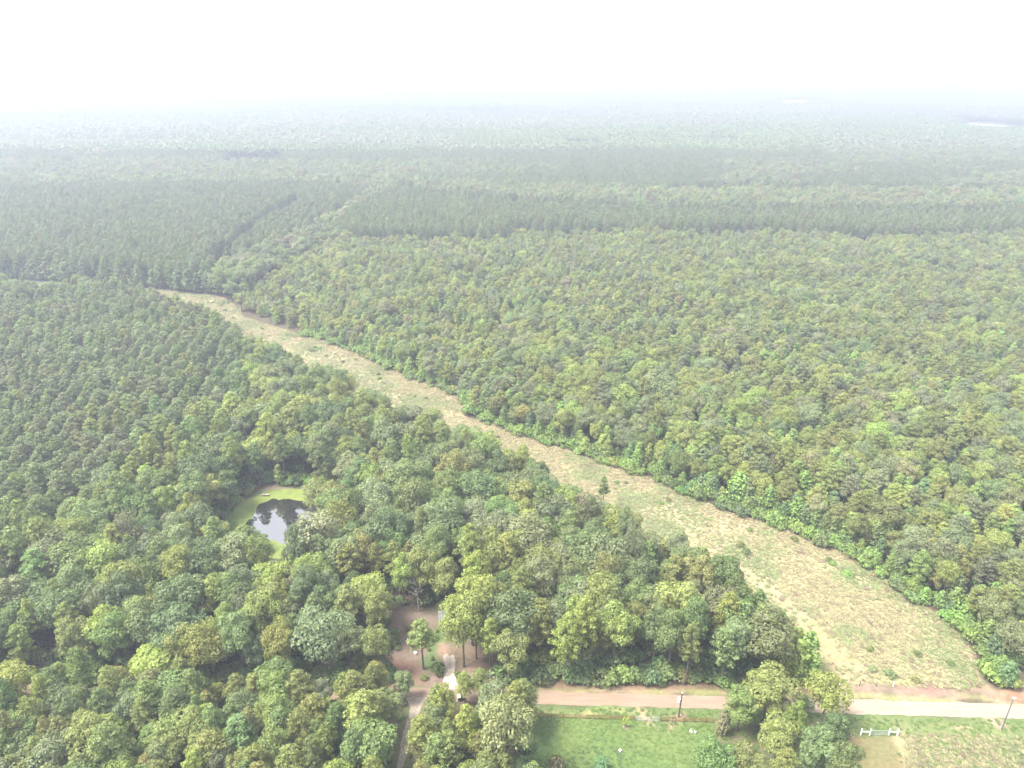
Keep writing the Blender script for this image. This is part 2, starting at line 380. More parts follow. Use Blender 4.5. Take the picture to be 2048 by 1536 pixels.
# the wood between the road, the plantation and the grass strip
def row_near_y(x):
    a = sorted(ROW_NEAR); return np.interp(x, [q[0] for q in a], [q[1] for q in a])
def row_far_y(x):
    return np.interp(x, [q[0] for q in ROW_FAR], [q[1] for q in ROW_FAR])
def road_y(x): return np.interp(x, [q[0] for q in ROAD_TOP], [q[1] for q in ROAD_TOP])
south = lambda x, y: y > road_y(x) + 10
inner = lambda x, y: (~south(x, y)) & (y > row_near_y(x) - 2) & (x < 1660) & ~inpoly(x, y, PLANT1)
rightw = lambda x, y: (~south(x, y)) & (y < row_far_y(x) + 2) & ~inpoly(x, y, PLANT2) & ~inpoly(x, y, HBAND) & ~inpoly(x, y, PSTAND) & ~inpoly(x, y, CREEK) & (y > 395) & (x > 430)
X, Y = grid_pts(5.7, Y0, 420, .46, .2); px, py, _ = proj(X, Y); og = open_ground(px, py)
m = inner(px, py) & ~og & (py > 500) & ~inpoly(px, py, [(1642, 1370), (1552, 1370), (1540, 1330), (1470, 1240), (1420, 1160), (1440, 1150), (1510, 1195), (1610, 1290)])
n = m.sum(); A, B, qx, qy = X[m], Y[m], px[m], py[m]
pk = fbm(A, B, 45, 12); isP = rng.random(n) < np.clip(.22 + (pk - .5) * 1.6, .05, .6)
edge = np.clip((qy - row_near_y(qx)) / 60, 0, 1)
hh = rng.normal(14.8, 2.0, n) * (.78 + .22 * edge)
k = isP; put('pine', A[k], B[k], hh[k] + 1.2, rng.normal(1.05, .12, k.sum()), choose(k.sum(), [('olive', 4), ('mid', 3), ('yellow', 2)]))
k = ~isP; put('broad', A[k], B[k], hh[k], rng.normal(1.0, .16, k.sum()), choose(k.sum(), [('mid', 4), ('grey', 4), ('olive', 3), ('dark', 2), ('yellow', 1.5), ('pale', .12)]))
# the foreground wood
X, Y = grid_pts(4.1, 55, 130, .47, .35); px, py, _ = proj(X, Y); og = open_ground(px, py)
m = south(px, py) & ~og & ~inpoly(px, py, [(840, 1380), (1040, 1380), (1040, 1436), (870, 1442)])
n = m.sum(); A, B, qx, qy = X[m], Y[m], px[m], py[m]
isP = rng.random(n) < .74
k = isP; put('pine', A[k], B[k], rng.normal(12.0, 1.5, k.sum()), rng.normal(1.0, .14, k.sum()), choose(k.sum(), [('olive', 5), ('mid', 4), ('yellow', 2)]))
k = ~isP; put('broad', A[k], B[k], rng.normal(11.0, 1.5, k.sum()), rng.normal(.95, .12, k.sum()), choose(k.sum(), [('mid', 3), ('grey', 2), ('olive', 3), ('yellow', 2)]))
# the mixed young wood beyond the strip
X, Y = grid_pts(4.25, Y0, Y1, .48, .1); px, py, _ = proj(X, Y); og = open_ground(px, py)
BR = [(1642, 1370), (1545, 1370), (1535, 1330), (1470, 1240), (1420, 1160), (1440, 1150), (1510, 1195), (1610, 1290)]
m = rightw(px, py) & ~og & (py < row_far_y(px) - np.clip((py - 430) / 34, 3, 30))
n = m.sum(); A, B, qx, qy = X[m], Y[m], px[m], py[m]
d_edge = np.clip((row_far_y(qx) - qy) / 120, 0, 1); near = np.clip((qy - 620) / 500, 0, 1)
inprop = ((qx > 640) & (qx < 1310) & (qy > 720))
r = rng.random(n); pk = fbm(A, B, 40, 15)
typ = np.where(r < .36 + (pk - .5) * .8, 'broad', np.where(r < .70, 'pine', 'sapling'))
big = fbm(A, B, 30, 16)
hs = 8.8 + 4.8 * (big - .35) * 2 + rng.normal(0, 1.2, n); hs = np.where(inprop, hs + 3.0, hs); hs = np.clip(hs * (.8 + .2 * d_edge), 5, 17)
k = typ == 'broad'; put('broad', A[k], B[k], hs[k] + .5, rng.normal(.92, .14, k.sum()) * .95, choose(k.sum(), [('olive', 4), ('grey', 4), ('mid', 1), ('yellow', 3), ('pale', .6), ('brown', .5)]))
k = typ == 'pine'; put('pine', A[k], B[k], hs[k] + .6, rng.normal(1.15, .14, k.sum()) * 1.05, choose(k.sum(), [('olive', 4), ('grey', 3), ('yellow', 2)]))
k = typ == 'sapling'; put('sapling', A[k], B[k], np.clip(hs[k] * .85, 4, 11), rng.normal(1.25, .15, k.sum()), choose(k.sum(), [('bright', 5), ('mid', 3), ('yellow', 3), ('blue', 1)]))
# bright edge growth along the strip and at its mouth
def along(poly, step, w0, w1, sgn):
    W = [P(*q) for q in poly]; out = []
    for (x0, y0), (x1, y1) in zip(W, W[1:]):
        L = math.hypot(x1 - x0, y1 - y0); nx, ny = -(y1 - y0) / L * sgn, (x1 - x0) / L * sgn
        for t in np.arange(0, L, step):
            w = rng.uniform(w0, w1); out.append((x0 + (x1 - x0) * t / L + nx * w + rng.normal() * .3, y0 + (y1 - y0) * t / L + ny * w + rng.normal() * .3))
    return np.array(out)
E = along(ROW_FAR[8:], 1.0, -.6, 5.0, 1); n = len(E)
put('shrub', E[:, 0], E[:, 1], rng.uniform(1.4, 4.6, n), rng.uniform(.8, 1.3, n), choose(n, [('bright', 7), ('blue', 1), ('mid', 2), ('yellow', 1)]))
E = along(ROW_FAR[8:], 2.6, 1.8, 7.5, 1); n = len(E)
put('sapling', E[:, 0], E[:, 1], rng.uniform(4.0, 8.5, n), rng.uniform(1.0, 1.45, n), choose(n, [('bright', 5), ('blue', 2), ('mid', 2), ('yellow', 1)]))
E = along([(1630, 1362), (1612, 1338), (1584, 1306), (1536, 1268), (1477, 1217), (1402, 1165), (1322, 1118)], 1.25, -1, 12.0, 1); n = len(E)
put('sapling', E[:, 0], E[:, 1], rng.uniform(5.0, 9.0, n), rng.uniform(1.1, 1.45, n), choose(n, [('bright', 4), ('yellow', 5), ('mid', 1)]))
X, Y = grid_pts(2.7, Y0, 220, .45, .4); px, py, _ = proj(X, Y); m = inpoly(px, py, [(1628, 1366), (1546, 1366), (1485, 1290), (1425, 1200), (1385, 1152), (1478, 1218), (1584, 1308)])
n = int(m.sum()); put('sapling', X[m], Y[m], rng.uniform(7.5, 11.0, n), rng.uniform(1.0, 1.35, n), choose(n, [('bright', 4), ('yellow', 5), ('mid', 1)]))
E = along([(q[0], q[1] + 4) for q in ROW_NEAR[4:17]], 4.0, 0, 4.0, 1); n = len(E)
put('shrub', E[:, 0], E[:, 1], rng.uniform(1.5, 3.2, n), rng.uniform(.8, 1.2, n), choose(n, [('mid', 3), ('dark', 2), ('olive', 2)]))
E = along([(-150, 554), (0, 557), (230, 571), (400, 588), (446, 592)], 3.0, 1.0, 5.0, 1); n = len(E)
put('sapling', E[:, 0], E[:, 1], rng.uniform(10, 14, n), rng.uniform(1.5, 1.9, n), choose(n, [('dark', 5), ('blue', 1), ('mid', 2)]))
X, Y = grid_pts(3.1, Y0, 300, .48, .7); px, py, _ = proj(X, Y); og = open_ground(px, py); m = ~og & (inner(px, py) | south(px, py))
put('shrub', X[m], Y[m], rng.uniform(1.4, 4.0, m.sum()), rng.uniform(.9, 1.4, m.sum()), choose(m.sum(), [('mid', 4), ('dark', 4), ('blue', 2), ('olive', 1)]))
UNDER = set(range(len(trees) - int(m.sum()), len(trees)))
WD = [(1582, 1078), (1590, 1082), (1657, 1122), (1664, 1128), (1696, 1151), (1090, 872), (1098, 878), (1500, 1062), (1420, 1040), (1780, 1352), (1830, 1362), (1745, 1340), (1740, 1300), (1835, 1310), (1900, 1330), (880, 770), (860, 765)]
WC = [(840, 1280), (852, 1300), (866, 1318), (800, 1300), (812, 1260), (872, 1262), (960, 1340), (975, 1320), (790, 1350), (850, 1356), (915, 1352), (800, 1410), (795, 1440), (850, 1425), (846, 1450), (838, 1480), (786, 1480), (782, 1520), (828, 1520), (806, 1404), (866, 1412), (792, 1460)]
WC = np.array([P(x + rng.normal() * 4, y + rng.normal() * 3) for x, y in WC]); put('shrub', WC[:, 0], WC[:, 1], rng.uniform(.5, 1.5, len(WC)), rng.uniform(.5, .9, len(WC)), choose(len(WC), [('mid', 3), ('bright', 1), ('olive', 2)]))
WD += [(x + rng.normal() * 14, y + rng.normal() * 7) for x, y in [(430, 602), (450, 612), (440, 600), (470, 640), (520, 664), (560, 672), (610, 690), (660, 704), (700, 722), (760, 745), (400, 600), (640, 700), (860, 790), (985, 870), (1250, 970), (1330, 1000), (1480, 1100)] * 2]
WD = np.array([P(*q) for q in WD if inpoly(np.array([q[0]]), np.array([q[1]]), ROW)[0]]); n = len(WD)
put('shrub', WD[:, 0], WD[:, 1], rng.uniform(.7, 1.5, n), rng.uniform(.8, 1.3, n), choose(n, [('mid', 3), ('bright', 2), ('grey', 2), ('olive', 2)]))
# road edge understorey, pond rim, clearing rim
E = along([(q[0], 1367 if q[0] > 1000 else q[1] - 5) for q in ROAD_TOP[1:8]] + [(1636, 1367)], 2.2, 0, 4.0, 1); E = E[~np.logical_or(inpoly(*proj(E[:, 0], E[:, 1])[:2], CLEARING), False)]; n = len(E)
put('shrub', E[:, 0], E[:, 1], rng.uniform(1.8, 4.2, n), rng.uniform(.8, 1.3, n), choose(n, [('mid', 4), ('dark', 3), ('blue', 2), ('bright', 1)]))
E = along([(672, 1060), (668, 1000), (640, 975), (590, 968), (560, 969)], 1.5, -2.5, .6, 1); n = len(E)
put('shrub', E[:, 0], E[:, 1], rng.uniform(2.5, 4.5, n), rng.uniform(.8, 1.1, n), choose(n, [('bright', 4), ('blue', 2), ('mid', 2)]))
E = along([(500, 982), (468, 1002), (452, 1045), (448, 1100), (455, 1130)], 1.9, -1.2, 1.2, 1); n = len(E)
put('shrub', E[:, 0], E[:, 1], rng.uniform(1.6, 3.4, n), rng.uniform(.8, 1.1, n), choose(n, [('bright', 2), ('blue', 2), ('mid', 3), ('dark', 2)]))
E = along([(480, 1150), (540, 1152), (600, 1148), (650, 1140)], 2.0, -1, 1.5, 1); n = len(E)
put('shrub', E[:, 0], E[:, 1], rng.uniform(1.6, 3.0, n), rng.uniform(.8, 1.1, n), choose(n, [('grey', 2), ('pale', 2), ('mid', 3)]))

# ------------------------------------------------------------------ hand-placed trees: (kind, base px, top y px, crown width px, tone, own label)
HAND = [
 ('pine', 847, 1338, 1243, 58, 'olive', 'slender pine standing alone on bare ground in the clearing'),
 ('broad', 928, 1334, 1195, 92, 'yellow', 'big yellow-green tree leaning over the pale gravel drive'),
 ('broad', 945, 1290, 1150, 96, 'yellow', 'tall yellow-green tree behind the tree that overhangs the gravel drive'),
 ('pine', 953, 1318, 1232, 46, 'olive', 'pine with dark bare trunk beside the tree overhanging the gravel drive'),
 ('pine', 980, 1346, 1240, 50, 'yellow', 'yellow-green pine on the pinkish bare soil, closest to the road'),
 ('shrub', 876, 1346, 1324, 32, 'dark', 'dark green bush at the edge of the gravel drive'),
 ('broad', 1012, 1560, 1402, 104, 'pale', 'pale silvery round tree standing at the edge of the mown lawn'),
 ('broad', 990, 1456, 1368, 72, 'grey', 'grey-green tree beside the dirt road, in front of the thin pole with white cap'),
 ('broad', 1524, 1450, 1345, 112, 'olive', 'wide olive tree rising in front of the dirt road, tallest of its roadside clump'),
 ('broad', 1474, 1462, 1370, 78, 'mid', 'rounded green tree on the lawn side of the roadside clump'),
 ('broad', 1640, 1454, 1350, 84, 'yellow', 'loose yellow-green tree of the roadside clump, next towards the white gate'),
 ('pine', 1578, 1498, 1405, 46, 'yellow', 'pointed yellow-green conifer in the middle of the roadside clump'),
 ('broad', 1545, 1536, 1440, 86, 'olive', 'bushy olive tree with brown gap beneath, below the pointed conifer'),
 ('broad', 1618, 1556, 1462, 94, 'mid', 'broad green tree low in the roadside clump, below the pointed conifer'),
 ('broad', 1662, 1510, 1425, 58, 'dark', 'dark green tree on the side of the clump facing the white gate'),
 ('broad', 1672, 1590, 1486, 72, 'mid', 'green tree low in the clump beside the brownish mown patch'),
 ('broad', 1420, 1600, 1488, 84, 'mid', 'soft green tree at the lower edge of the lawn'),
 ('broad', 1480, 1610, 1496, 80, 'olive', 'soft olive tree at the lower edge of the lawn beside the clump'),
 ('pine', 1556, 1600, 1500, 60, 'yellow', 'yellow-green pine cut by the lower edge of the photo below the clump'),
 ('sapling', 1444, 1466, 1422, 34, 'brown', 'small tan-leaved tree where the wooden fence meets the clump'),
 ('broad', 1602, 1430, 1392, 40, 'dark', 'small dark tree between the two tallest trees of the roadside clump'),
 ('shrub', 1112, 1548, 1512, 46, 'brown', 'brownish bush on the lawn beside the pale silvery tree'),
 ('pine', 495, 1108, 1052, 42, 'olive', 'thin-trunked pine standing in front of the pond'),
 ('pine', 510, 1100, 1056, 40, 'mid', 'flat-topped pine just behind the thin-trunked pine at the pond'),
 ('broad', 648, 1156, 1020, 100, 'pale', 'pale feathery willow-like tree overhanging the pond'),
 ('broad', 606, 1140, 1062, 62, 'yellow', 'light yellow-green willow-like tree dipping to the pond'),
 ('broad', 645, 1046, 952, 66, 'olive', 'tall olive tree with reddish trunk on the far bank of the pond'),
 ('pine', 438, 1145, 1062, 46, 'yellow', 'yellow-green pine near the small end of the pond'),
 ('sapling', 560, 968, 930, 24, 'bright', 'bright green pointed sapling behind the pond'),
 ('pine', 1205, 1022, 955, 22, 'mid', 'thin lone pine with bare trunk on the edge of the grass strip'),
 ('pine', 878, 1452, 1372, 46, 'olive', 'olive pine beside the lower gravel path, with dark trunk showing'),
 ('pine', 893, 1470, 1372, 52, 'yellow', 'yellow-green pine, second from the lower gravel path'),
 ('pine', 936, 1520, 1412, 54, 'yellow', 'bright yellow-green pine between the path and the pale silvery tree'),
 ('pine', 930, 1404, 1346, 38, 'yellow', 'short yellow-green pine at the end of the gravel drive'),
 ('pine', 960, 1404, 1340, 46, 'olive', 'olive pine with thin trunks against the pink road'),
 ('broad', 810, 1398, 1342, 44, 'grey', 'grey-green small tree between the clearing and the dirt road'),
 ('sapling', 1585, 1330, 1262, 44, 'yellow', 'bright yellow-green tree on the corner of the wood at the strip mouth'),
]
# dead or bare grey trees: base px, top y, spread px, label
DEAD = [(797, 1442, 1382, 52, 'bare purple-grey tree beside the lower gravel path'), (866, 758, 698, 34, 'bare pale tree behind the grass strip, tallest of the dead ones'),
        (1284, 1130, 1078, 44, 'pale dead tree sticking out of the wood near the strip'), (1393, 1180, 1136, 22, 'thin grey snag in the wood near the strip mouth'),
        (838, 1222, 1158, 40, 'pale bare-branched tree behind the clearing'), (1752, 1098, 1060, 18, 'thin dead tree just inside the wood across the strip'),
        (1630, 872, 855, 9, 'small grey snag far inside the mixed wood'), (919, 792, 752, 26, 'leaning bare tree at the notch of the grass strip'),
        (330, 1270, 1216, 40, 'grey bare-topped tree in the wood near the plantation'), (20, 1268, 1225, 42, 'whitish bare tree at the edge of the photo'),
        (345, 862, 820, 30, 'white-stemmed bare tree on the plantation edge'), (1868, 968, 925, 20, 'dead tree in the mixed wood across the strip')]
hand_rows = []
for kd, bx, by, ty, wpx, tone, lab in HAND:
    x, y = P(bx, by); hgt = height_to(by, ty); d = proj(x, y, hgt * .6)[2]; w = wpx / FPX * float(d)
    hand_rows.append((kd, x, y, hgt, w / 2, tone, lab))
hx = np.array([(r[1], r[2], r[4]) for r in hand_rows])
def clash(t):
    f = 1.0 if t[0] != 'shrub' else .4
    return np.any(np.hypot(hx[:, 0] - t[1], hx[:, 1] - t[2]) < hx[:, 2] * .75 * f)
trees = [t + (j in UNDER,) for j, t in enumerate(trees)]
trees = [t for t in trees if t[2] > 300 or not clash(t)]
trees = [t for t in trees if not (t[0] != 'shrub' and 470 < proj(t[1], t[2])[0] < 610 and 1100 < proj(t[1], t[2])[1] < 1175)]

# resolve variant, scale
rows = []
for kd, x, y, hgt, wf, tone, und in trees:
    vs = KINDS[kd]; i = int(rng.integers(len(vs))); hv, Rv = vs[i][2], vs[i][3]
    sz = max(hgt, 1) / hv
    sx = max(.3, wf) * (sz ** .5 if kd in ('broad', 'pine') else (sz ** .7)) * rng.uniform(.93, 1.07)
    rows.append([kd, x, y, i, sx, sz, rng.uniform(0, 6.283), tone, None, hgt, Rv * sx, und])
col_all = jit([r[7] for r in rows])

# ------------------------------------------------------------------ which trees show largest: those become objects
NMAX = {'broad': 262, 'pine': 275, 'sapling': 200, 'shrub': 150}
ax = np.array([r[1] for r in rows]); ay = np.array([r[2] for r in rows]); ah = np.array([r[9] for r in rows]); aR = np.array([r[10] for r in rows])
ppx, ppy, pd = proj(ax, ay, ah * .7)
inview = (ppx > 6) & (ppx < 2042) & (ppy > 0) & (ppy < 1530)
und_ = np.array([r[11] for r in rows]); score = np.where(inview & ~und_, aR * np.sqrt(ah / aR) / pd, 0)
# crowns hidden behind a nearer crown score low
hid = np.zeros(len(rows))
cand = np.where(inview & (pd < 330))[0]; rpx = aR / pd * FPX
for i in cand:
    c = cand[(pd[cand] < pd[i]) & (np.abs(ppx[cand] - ppx[i]) < rpx[cand] * .75)]
    cov = (ppy[c] - rpx[c] * .9 * np.sqrt(ah[c] / aR[c]) / 1.2) < ppy[i] - rpx[i] * .5
    cov &= (ppy[c] + rpx[c]) > ppy[i]
    if cov.any(): hid[i] = 1
score = score * np.where(hid > 0, .45, 1)
indiv = set()
for kd, nmax in NMAX.items():
    ids = [i for i in np.argsort(-score) if rows[i][0] == kd and score[i] > 0][:nmax]
    indiv.update(int(i) for i in ids)

KW = {'broad': ('broadleaf_tree', 'broadleaf tree', 'broadleaf trees of the woods'), 'pine': ('pine_tree', 'pine tree', 'pine trees of the woods'),
      'sapling': ('sapling', 'sapling', 'saplings along the wood edges'), 'shrub': ('shrub', 'shrub', 'shrubs along the wood edges')}
def mesh_obj(name, me, parent=None, loc=(0, 0, 0)):
    o = bpy.data.objects.new(name, me); col.objects.link(o); o.location = loc
    if parent: o.parent = parent
    return o
def place_tree(kd, x, y, i, sx, sz, rot, tint, label, group=None):
    crown, trunk, h, R = KINDS[kd][i]; nm, cat, grp = KW[kd]
    if trunk is None:
        o = mesh_obj(nm, crown, None, (x, y, 0)); o.scale = (sx, sx, sz); o.rotation_euler = (0, 0, rot); o["tint"] = tint
    else:
        o = bpy.data.objects.new(nm, None); col.objects.link(o); o.location = (x, y, 0); o.scale = (sx, sx, sz); o.rotation_euler = (0, 0, rot)
        c = mesh_obj("crown", crown, o); c["tint"] = tint; mesh_obj("trunk", trunk, o)
    o["label"] = label; o["category"] = cat; o["group"] = group or grp
    return o
for kd, x, y, hgt, R, tone, lab in hand_rows:
    i = int(rng.integers(len(KINDS[kd]))); hv, Rv = KINDS[kd][i][2:]
    place_tree(kd, x, y, i, R / Rv, hgt / hv, rng.uniform(0, 6), [float(v) for v in jit([tone], a=.05)[0]], lab)

# labels: tone and size, then the nearest thing one can find in the picture
ANCH = [((550, 1040), 'the duckweed pond'), ((890, 1240), 'the grey shed roof'), ((897, 1330), 'the gravel drive'), ((805, 1480), 'the lower gravel path'),
        ((1357, 1433), 'the dark utility pole'), ((2003, 1458), 'the grey utility pole'), ((1757, 1465), 'the white gate'), ((1636, 1366), 'the corner of the strip and road'),
        ((930, 800), 'the notch in the grass strip'), ((490, 640), 'the bend at the top of the grass strip'), ((1395, 1140), 'the thin grey snag'), ((1205, 1022), 'the thin lone pine by the strip'),
        ((30, 1386), 'the hidden end of the dirt road'), ((360, 1391), 'the bare pink patch of road'), ((20, 1250), 'the whitish bare tree'), ((345, 862), 'the white-stemmed bare tree'),
        ((1972, 1368), 'the roadside corner across the strip'), ((1752, 1098), 'the thin dead tree across the strip'), ((1868, 960), 'the dead tree in the mixed wood'),
        ((1012, 1520), 'the pale silvery tree'), ((20, 1530), 'the lower corner of the photo'), ((400, 1530), 'the middle of the foreground wood'), ((1284, 1128), 'the pale dead tree by the strip'),
        ((20, 620), 'the dark pine wall'), ((1500, 800), 'the middle of the mixed wood'), ((2040, 760), 'the edge of the photo in the mixed wood'), ((838, 1222), 'the pale bare tree behind the clearing')]
AW = np.array([P(*a[0]) for a in ANCH])
ORD = "first second third fourth fifth sixth seventh eighth ninth tenth eleventh twelfth thirteenth fourteenth fifteenth sixteenth seventeenth eighteenth nineteenth twentieth".split()
ORD += ["twenty-" + o for o in ORD[:9]] + ["thirtieth"] + ["thirty-" + o for o in ORD[:9]] + ["fortieth"] + ["forty-" + o for o in ORD[:9]] + ["fiftieth"] + ["fifty-" + o for o in ORD[:9]]
combo = {}
for i in sorted(indiv):
    r = rows[i]; q = np.hypot(AW[:, 0] - r[1], AW[:, 1] - r[2]); a = int(np.argmin(q))
    med = {'broad': 12.8, 'pine': 13.5, 'sapling': 7.5, 'shrub': 2.7}[r[0]]
    combo.setdefault((r[0], r[7], r[9] > med, a), []).append((q[a], i))
lab_of = {}
for (kd, tone, tall, a), v in combo.items():
    v.sort(); w = ('tall' if tall else 'low') + ' ' + TONES[tone][1] + ' ' + KW[kd][1]
    for k, (_, i) in enumerate(v):
        lab_of[i] = f"{w} near {ANCH[a][1]}" if len(v) == 1 else f"{w}, {ORD[min(k, len(ORD) - 1)]} nearest {ANCH[a][1]}"
for i in sorted(indiv):
    kd, x, y, v, sx, sz, rot, tone = rows[i][:8]
    place_tree(kd, x, y, v, sx, sz, rot, [float(c) for c in col_all[i]], lab_of[i])

# ------------------------------------------------------------------ the rest of each wood: one object per kind
def scatter(name, pts, rot, scl, idx, tint, variants, label, cat):
    me = bpy.data.meshes.new(name); n = len(pts); me.vertices.add(n); me.vertices.foreach_set("co", np.asarray(pts, np.float32).ravel())
    def at(nm, t, data, key="value"):
        a = me.attributes.new(nm, t, 'POINT'); a.data.foreach_set(key, np.asarray(data).ravel())
    at("rz", 'FLOAT', np.asarray(rot, np.float32)); at("scl", 'FLOAT_VECTOR', np.asarray(scl, np.float32), "vector"); at("vi", 'INT', np.asarray(idx, np.int32))
    t4 = np.concatenate([tint, np.ones((n, 1))], 1).astype(np.float32); at("tint", 'FLOAT_COLOR', t4, "color")
    o = mesh_obj(name, me); o["kind"] = "stuff"; o["label"] = label; o["category"] = cat
    ng = bpy.data.node_groups.new(name + "_nodes", 'GeometryNodeTree')
    ng.interface.new_socket("Geometry", in_out='INPUT', socket_type='NodeSocketGeometry'); ng.interface.new_socket("Geometry", in_out='OUTPUT', socket_type='NodeSocketGeometry')
    N = ng.nodes; L = ng.links; gi = N.new('NodeGroupInput'); go = N.new('NodeGroupOutput')
    iop = N.new('GeometryNodeInstanceOnPoints'); j = N.new('GeometryNodeJoinGeometry')
    for vs in variants:
        jj = N.new('GeometryNodeJoinGeometry')
        for so in vs:
            oi = N.new('GeometryNodeObjectInfo'); oi.inputs[0].default_value = so; oi.inputs['As Instance'].default_value = False; oi.transform_space = 'ORIGINAL'
            L.new(oi.outputs['Geometry'], jj.inputs[0])
        g2i = N.new('GeometryNodeGeometryToInstance'); L.new(jj.outputs[0], g2i.inputs[0]); L.new(g2i.outputs[0], j.inputs[0])
    def named(nm, t):
        a = N.new('GeometryNodeInputNamedAttribute'); a.data_type = t; a.inputs[0].default_value = nm; return a.outputs[0]
    L.new(gi.outputs[0], iop.inputs['Points']); L.new(j.outputs[0], iop.inputs['Instance'])
    iop.inputs['Pick Instance'].default_value = True; L.new(named("vi", 'INT'), iop.inputs['Instance Index'])
    cx = N.new('ShaderNodeCombineXYZ'); L.new(named("rz", 'FLOAT'), cx.inputs[2]); L.new(cx.outputs[0], iop.inputs['Rotation'])
    L.new(named("scl", 'FLOAT_VECTOR'), iop.inputs['Scale']); L.new(iop.outputs[0], go.inputs[0])
    md = o.modifiers.new("scatter", 'NODES'); md.node_group = ng
    return o
# sources for the scatters: meshes wrapped in objects that are not themselves linked to the scene
SRC = {}
for kd, vs in KINDS.items():
    SRC[kd] = []
    for c, t, h, R in vs:
        pair = [bpy.data.objects.new(kd + "_source", c)]
        if t: pair.append(bpy.data.objects.new(kd + "_stem_source", t))
        SRC[kd].append(pair)
STUFF = {'broad': ('broadleaf_forest', 'rounded broadleaf trees massed behind the nearer ones', 'forest'), 'pine': ('pine_forest', 'pines massed in plantations and far stands', 'forest'),
         'sapling': ('sapling_thicket', 'bright young saplings mixed through the wood', 'thicket'), 'shrub': ('undergrowth', 'low green scrub along the wood edges', 'undergrowth')}
for kd, (nm, lab, cat) in STUFF.items():
    ii = [i for i, r in enumerate(rows) if r[0] == kd and i not in indiv]
    if not ii: continue
    nv = len(KINDS[kd])
    scatter(nm, [(rows[i][1], rows[i][2], 0) for i in ii], [rows[i][6] for i in ii], [(rows[i][4], rows[i][4], rows[i][5]) for i in ii],
            [nv - 1 - rows[i][3] for i in ii], col_all[ii], SRC[kd], lab, cat)

# far forest: 60 m blocks of wood, beyond the individually set trees
def block(seed, kind):
    rg = np.random.default_rng(seed); cen = []; nor = []; s = 5.5 if kind == 'pine' else 7.0
    g = np.arange(0, 62, s)
    for a in g:
        for b in g:
            x, y = a + rg.uniform(-.3, .3) * s, b + rg.uniform(-.3, .3) * s; h = rg.normal(15, .8) if kind == 'pine' else rg.normal(14.5, 2.2); R = s * .56
            n = 34; d = rdir(n, rg); d[:, 2] = np.abs(d[:, 2])
            cen.append(np.array([x, y, h - R * 1.2]) + d * [R, R, R * 1.25]); nor.append(unit(d + rg.normal(size=(n, 3)) * .4))
            n = 10; d = rdir(n, rg); cen.append(np.array([x, y, h * .45]) + d * [R * .6, R * .6, h * .3]); nor.append(d)
    cen = np.concatenate(cen) - [30, 30, 0]; nor = np.concatenate(nor)
    v, f = leaves(cen, nor, 2.2 * rg.uniform(.7, 1.3, len(cen)), .9, rg)
    return bpy.data.objects.new("forest_block_source", fast_mesh("forest_block", v, f, M_NEEDLE))
BL = [block(1, 'pine'), block(2, 'pine'), block(3, 'broad'), block(4, 'broad')]
a = np.arange(-5400, 5400, 58.0); gx, gy = np.meshgrid(a, a); gx = gx.ravel(); gy = gy.ravel()
k = (gy > Y1 - 28) & (np.abs(gx) < gy * .82 + 60) & (gy < 5200); gx, gy = gx[k], gy[k]
px, py, _ = proj(gx, gy); bad = np.zeros(px.shape, bool)
for pl in FIELDS[:3] + LANES: bad |= inpoly(px, py, pl)
gx, gy = gx[~bad], gy[~bad]; pat = fbm(gx, gy * 2.0, 520, 22) + rng.normal(size=gx.size) * .02
pat = np.where(farb(*proj(gx, gy)[:2]), .9, np.minimum(pat, .6) - .05)
vi = np.where(pat < .52, rng.integers(0, 2, gx.size), rng.integers(2, 4, gx.size)); n = gx.size
ft = np.where((pat < .52)[:, None], np.array(TONES['mid'][0]), np.array(TONES['grey'][0])) * (1 + .25 * (fbm(gx, gy, 300, 30)[:, None] - .5)) * (1 + rng.normal(size=(n, 1)) * .03)
hz = 1 + .25 * (fbm(gx, gy * 1.5, 380, 33) - .5) * 2
scatter("far_forest", np.stack([gx, gy, np.zeros(n)], 1), rng.integers(0, 4, n) * math.pi / 2, np.stack([np.full(n, 1.0), np.full(n, 1.0), hz], 1), 3 - vi, ft, [[b] for b in BL], "hazy forest running to the horizon", "forest")

# ------------------------------------------------------------------ ground
def structure(o, label=None):
    o["kind"] = "structure"
    if label: o["label"] = label
    return o
gs = .75; xs = np.arange(-230, 230.1, gs); ys = np.arange(58, 470.1, gs)
GX, GY = np.meshgrid(xs, ys); nx, ny = len(xs), len(ys)
jx = GX + (fbm(GX, GY, 6, 41) - .5) * 5; jy = GY + (fbm(GX, GY, 6, 47) - .5) * 5
PX, PY, _ = proj(jx, jy)
Cc = np.zeros((ny, nx, 3)); Cc[:] = (0.075, 0.062, 0.040)
nz1 = fbm(GX, GY, 9, 50)[..., None]; nz2 = fbm(GX, GY, 3, 53)[..., None]; nz3 = fbm(GX, GY, 24, 56)[..., None]
Cc += (nz1 - .5) * np.array([.03, .06, .02])
def paint(poly, c1, c2, nz, k=1.0):
    m = inpoly(PX, PY, poly)[..., None] * k
    c = np.array(c1) * (1 - nz) + np.array(c2) * nz
    global Cc; Cc = Cc * (1 - m) + c * m
sh = lambda nz, lo=.35, hi=.65: np.clip((nz - lo) / (hi - lo), 0, 1)
straw, green, tan_, brown, redb = (.33, .295, .165), (.235, .255, .115), (.34, .27, .17), (.24, .165, .11), (.20, .12, .085)
paint(ROW, straw, green, sh(nz1 * .6 + nz3 * .4, .44, .72))
def offs(poly, dy, dx=0): return [(x + dx, y + dy) for x, y in poly]
far_r = ROW_FAR[6:]
paint(far_r + offs(far_r, 16, -8)[::-1], brown, tan_, sh(nz2, .3, .7), .8)
nr = ROW_NEAR[0:8]
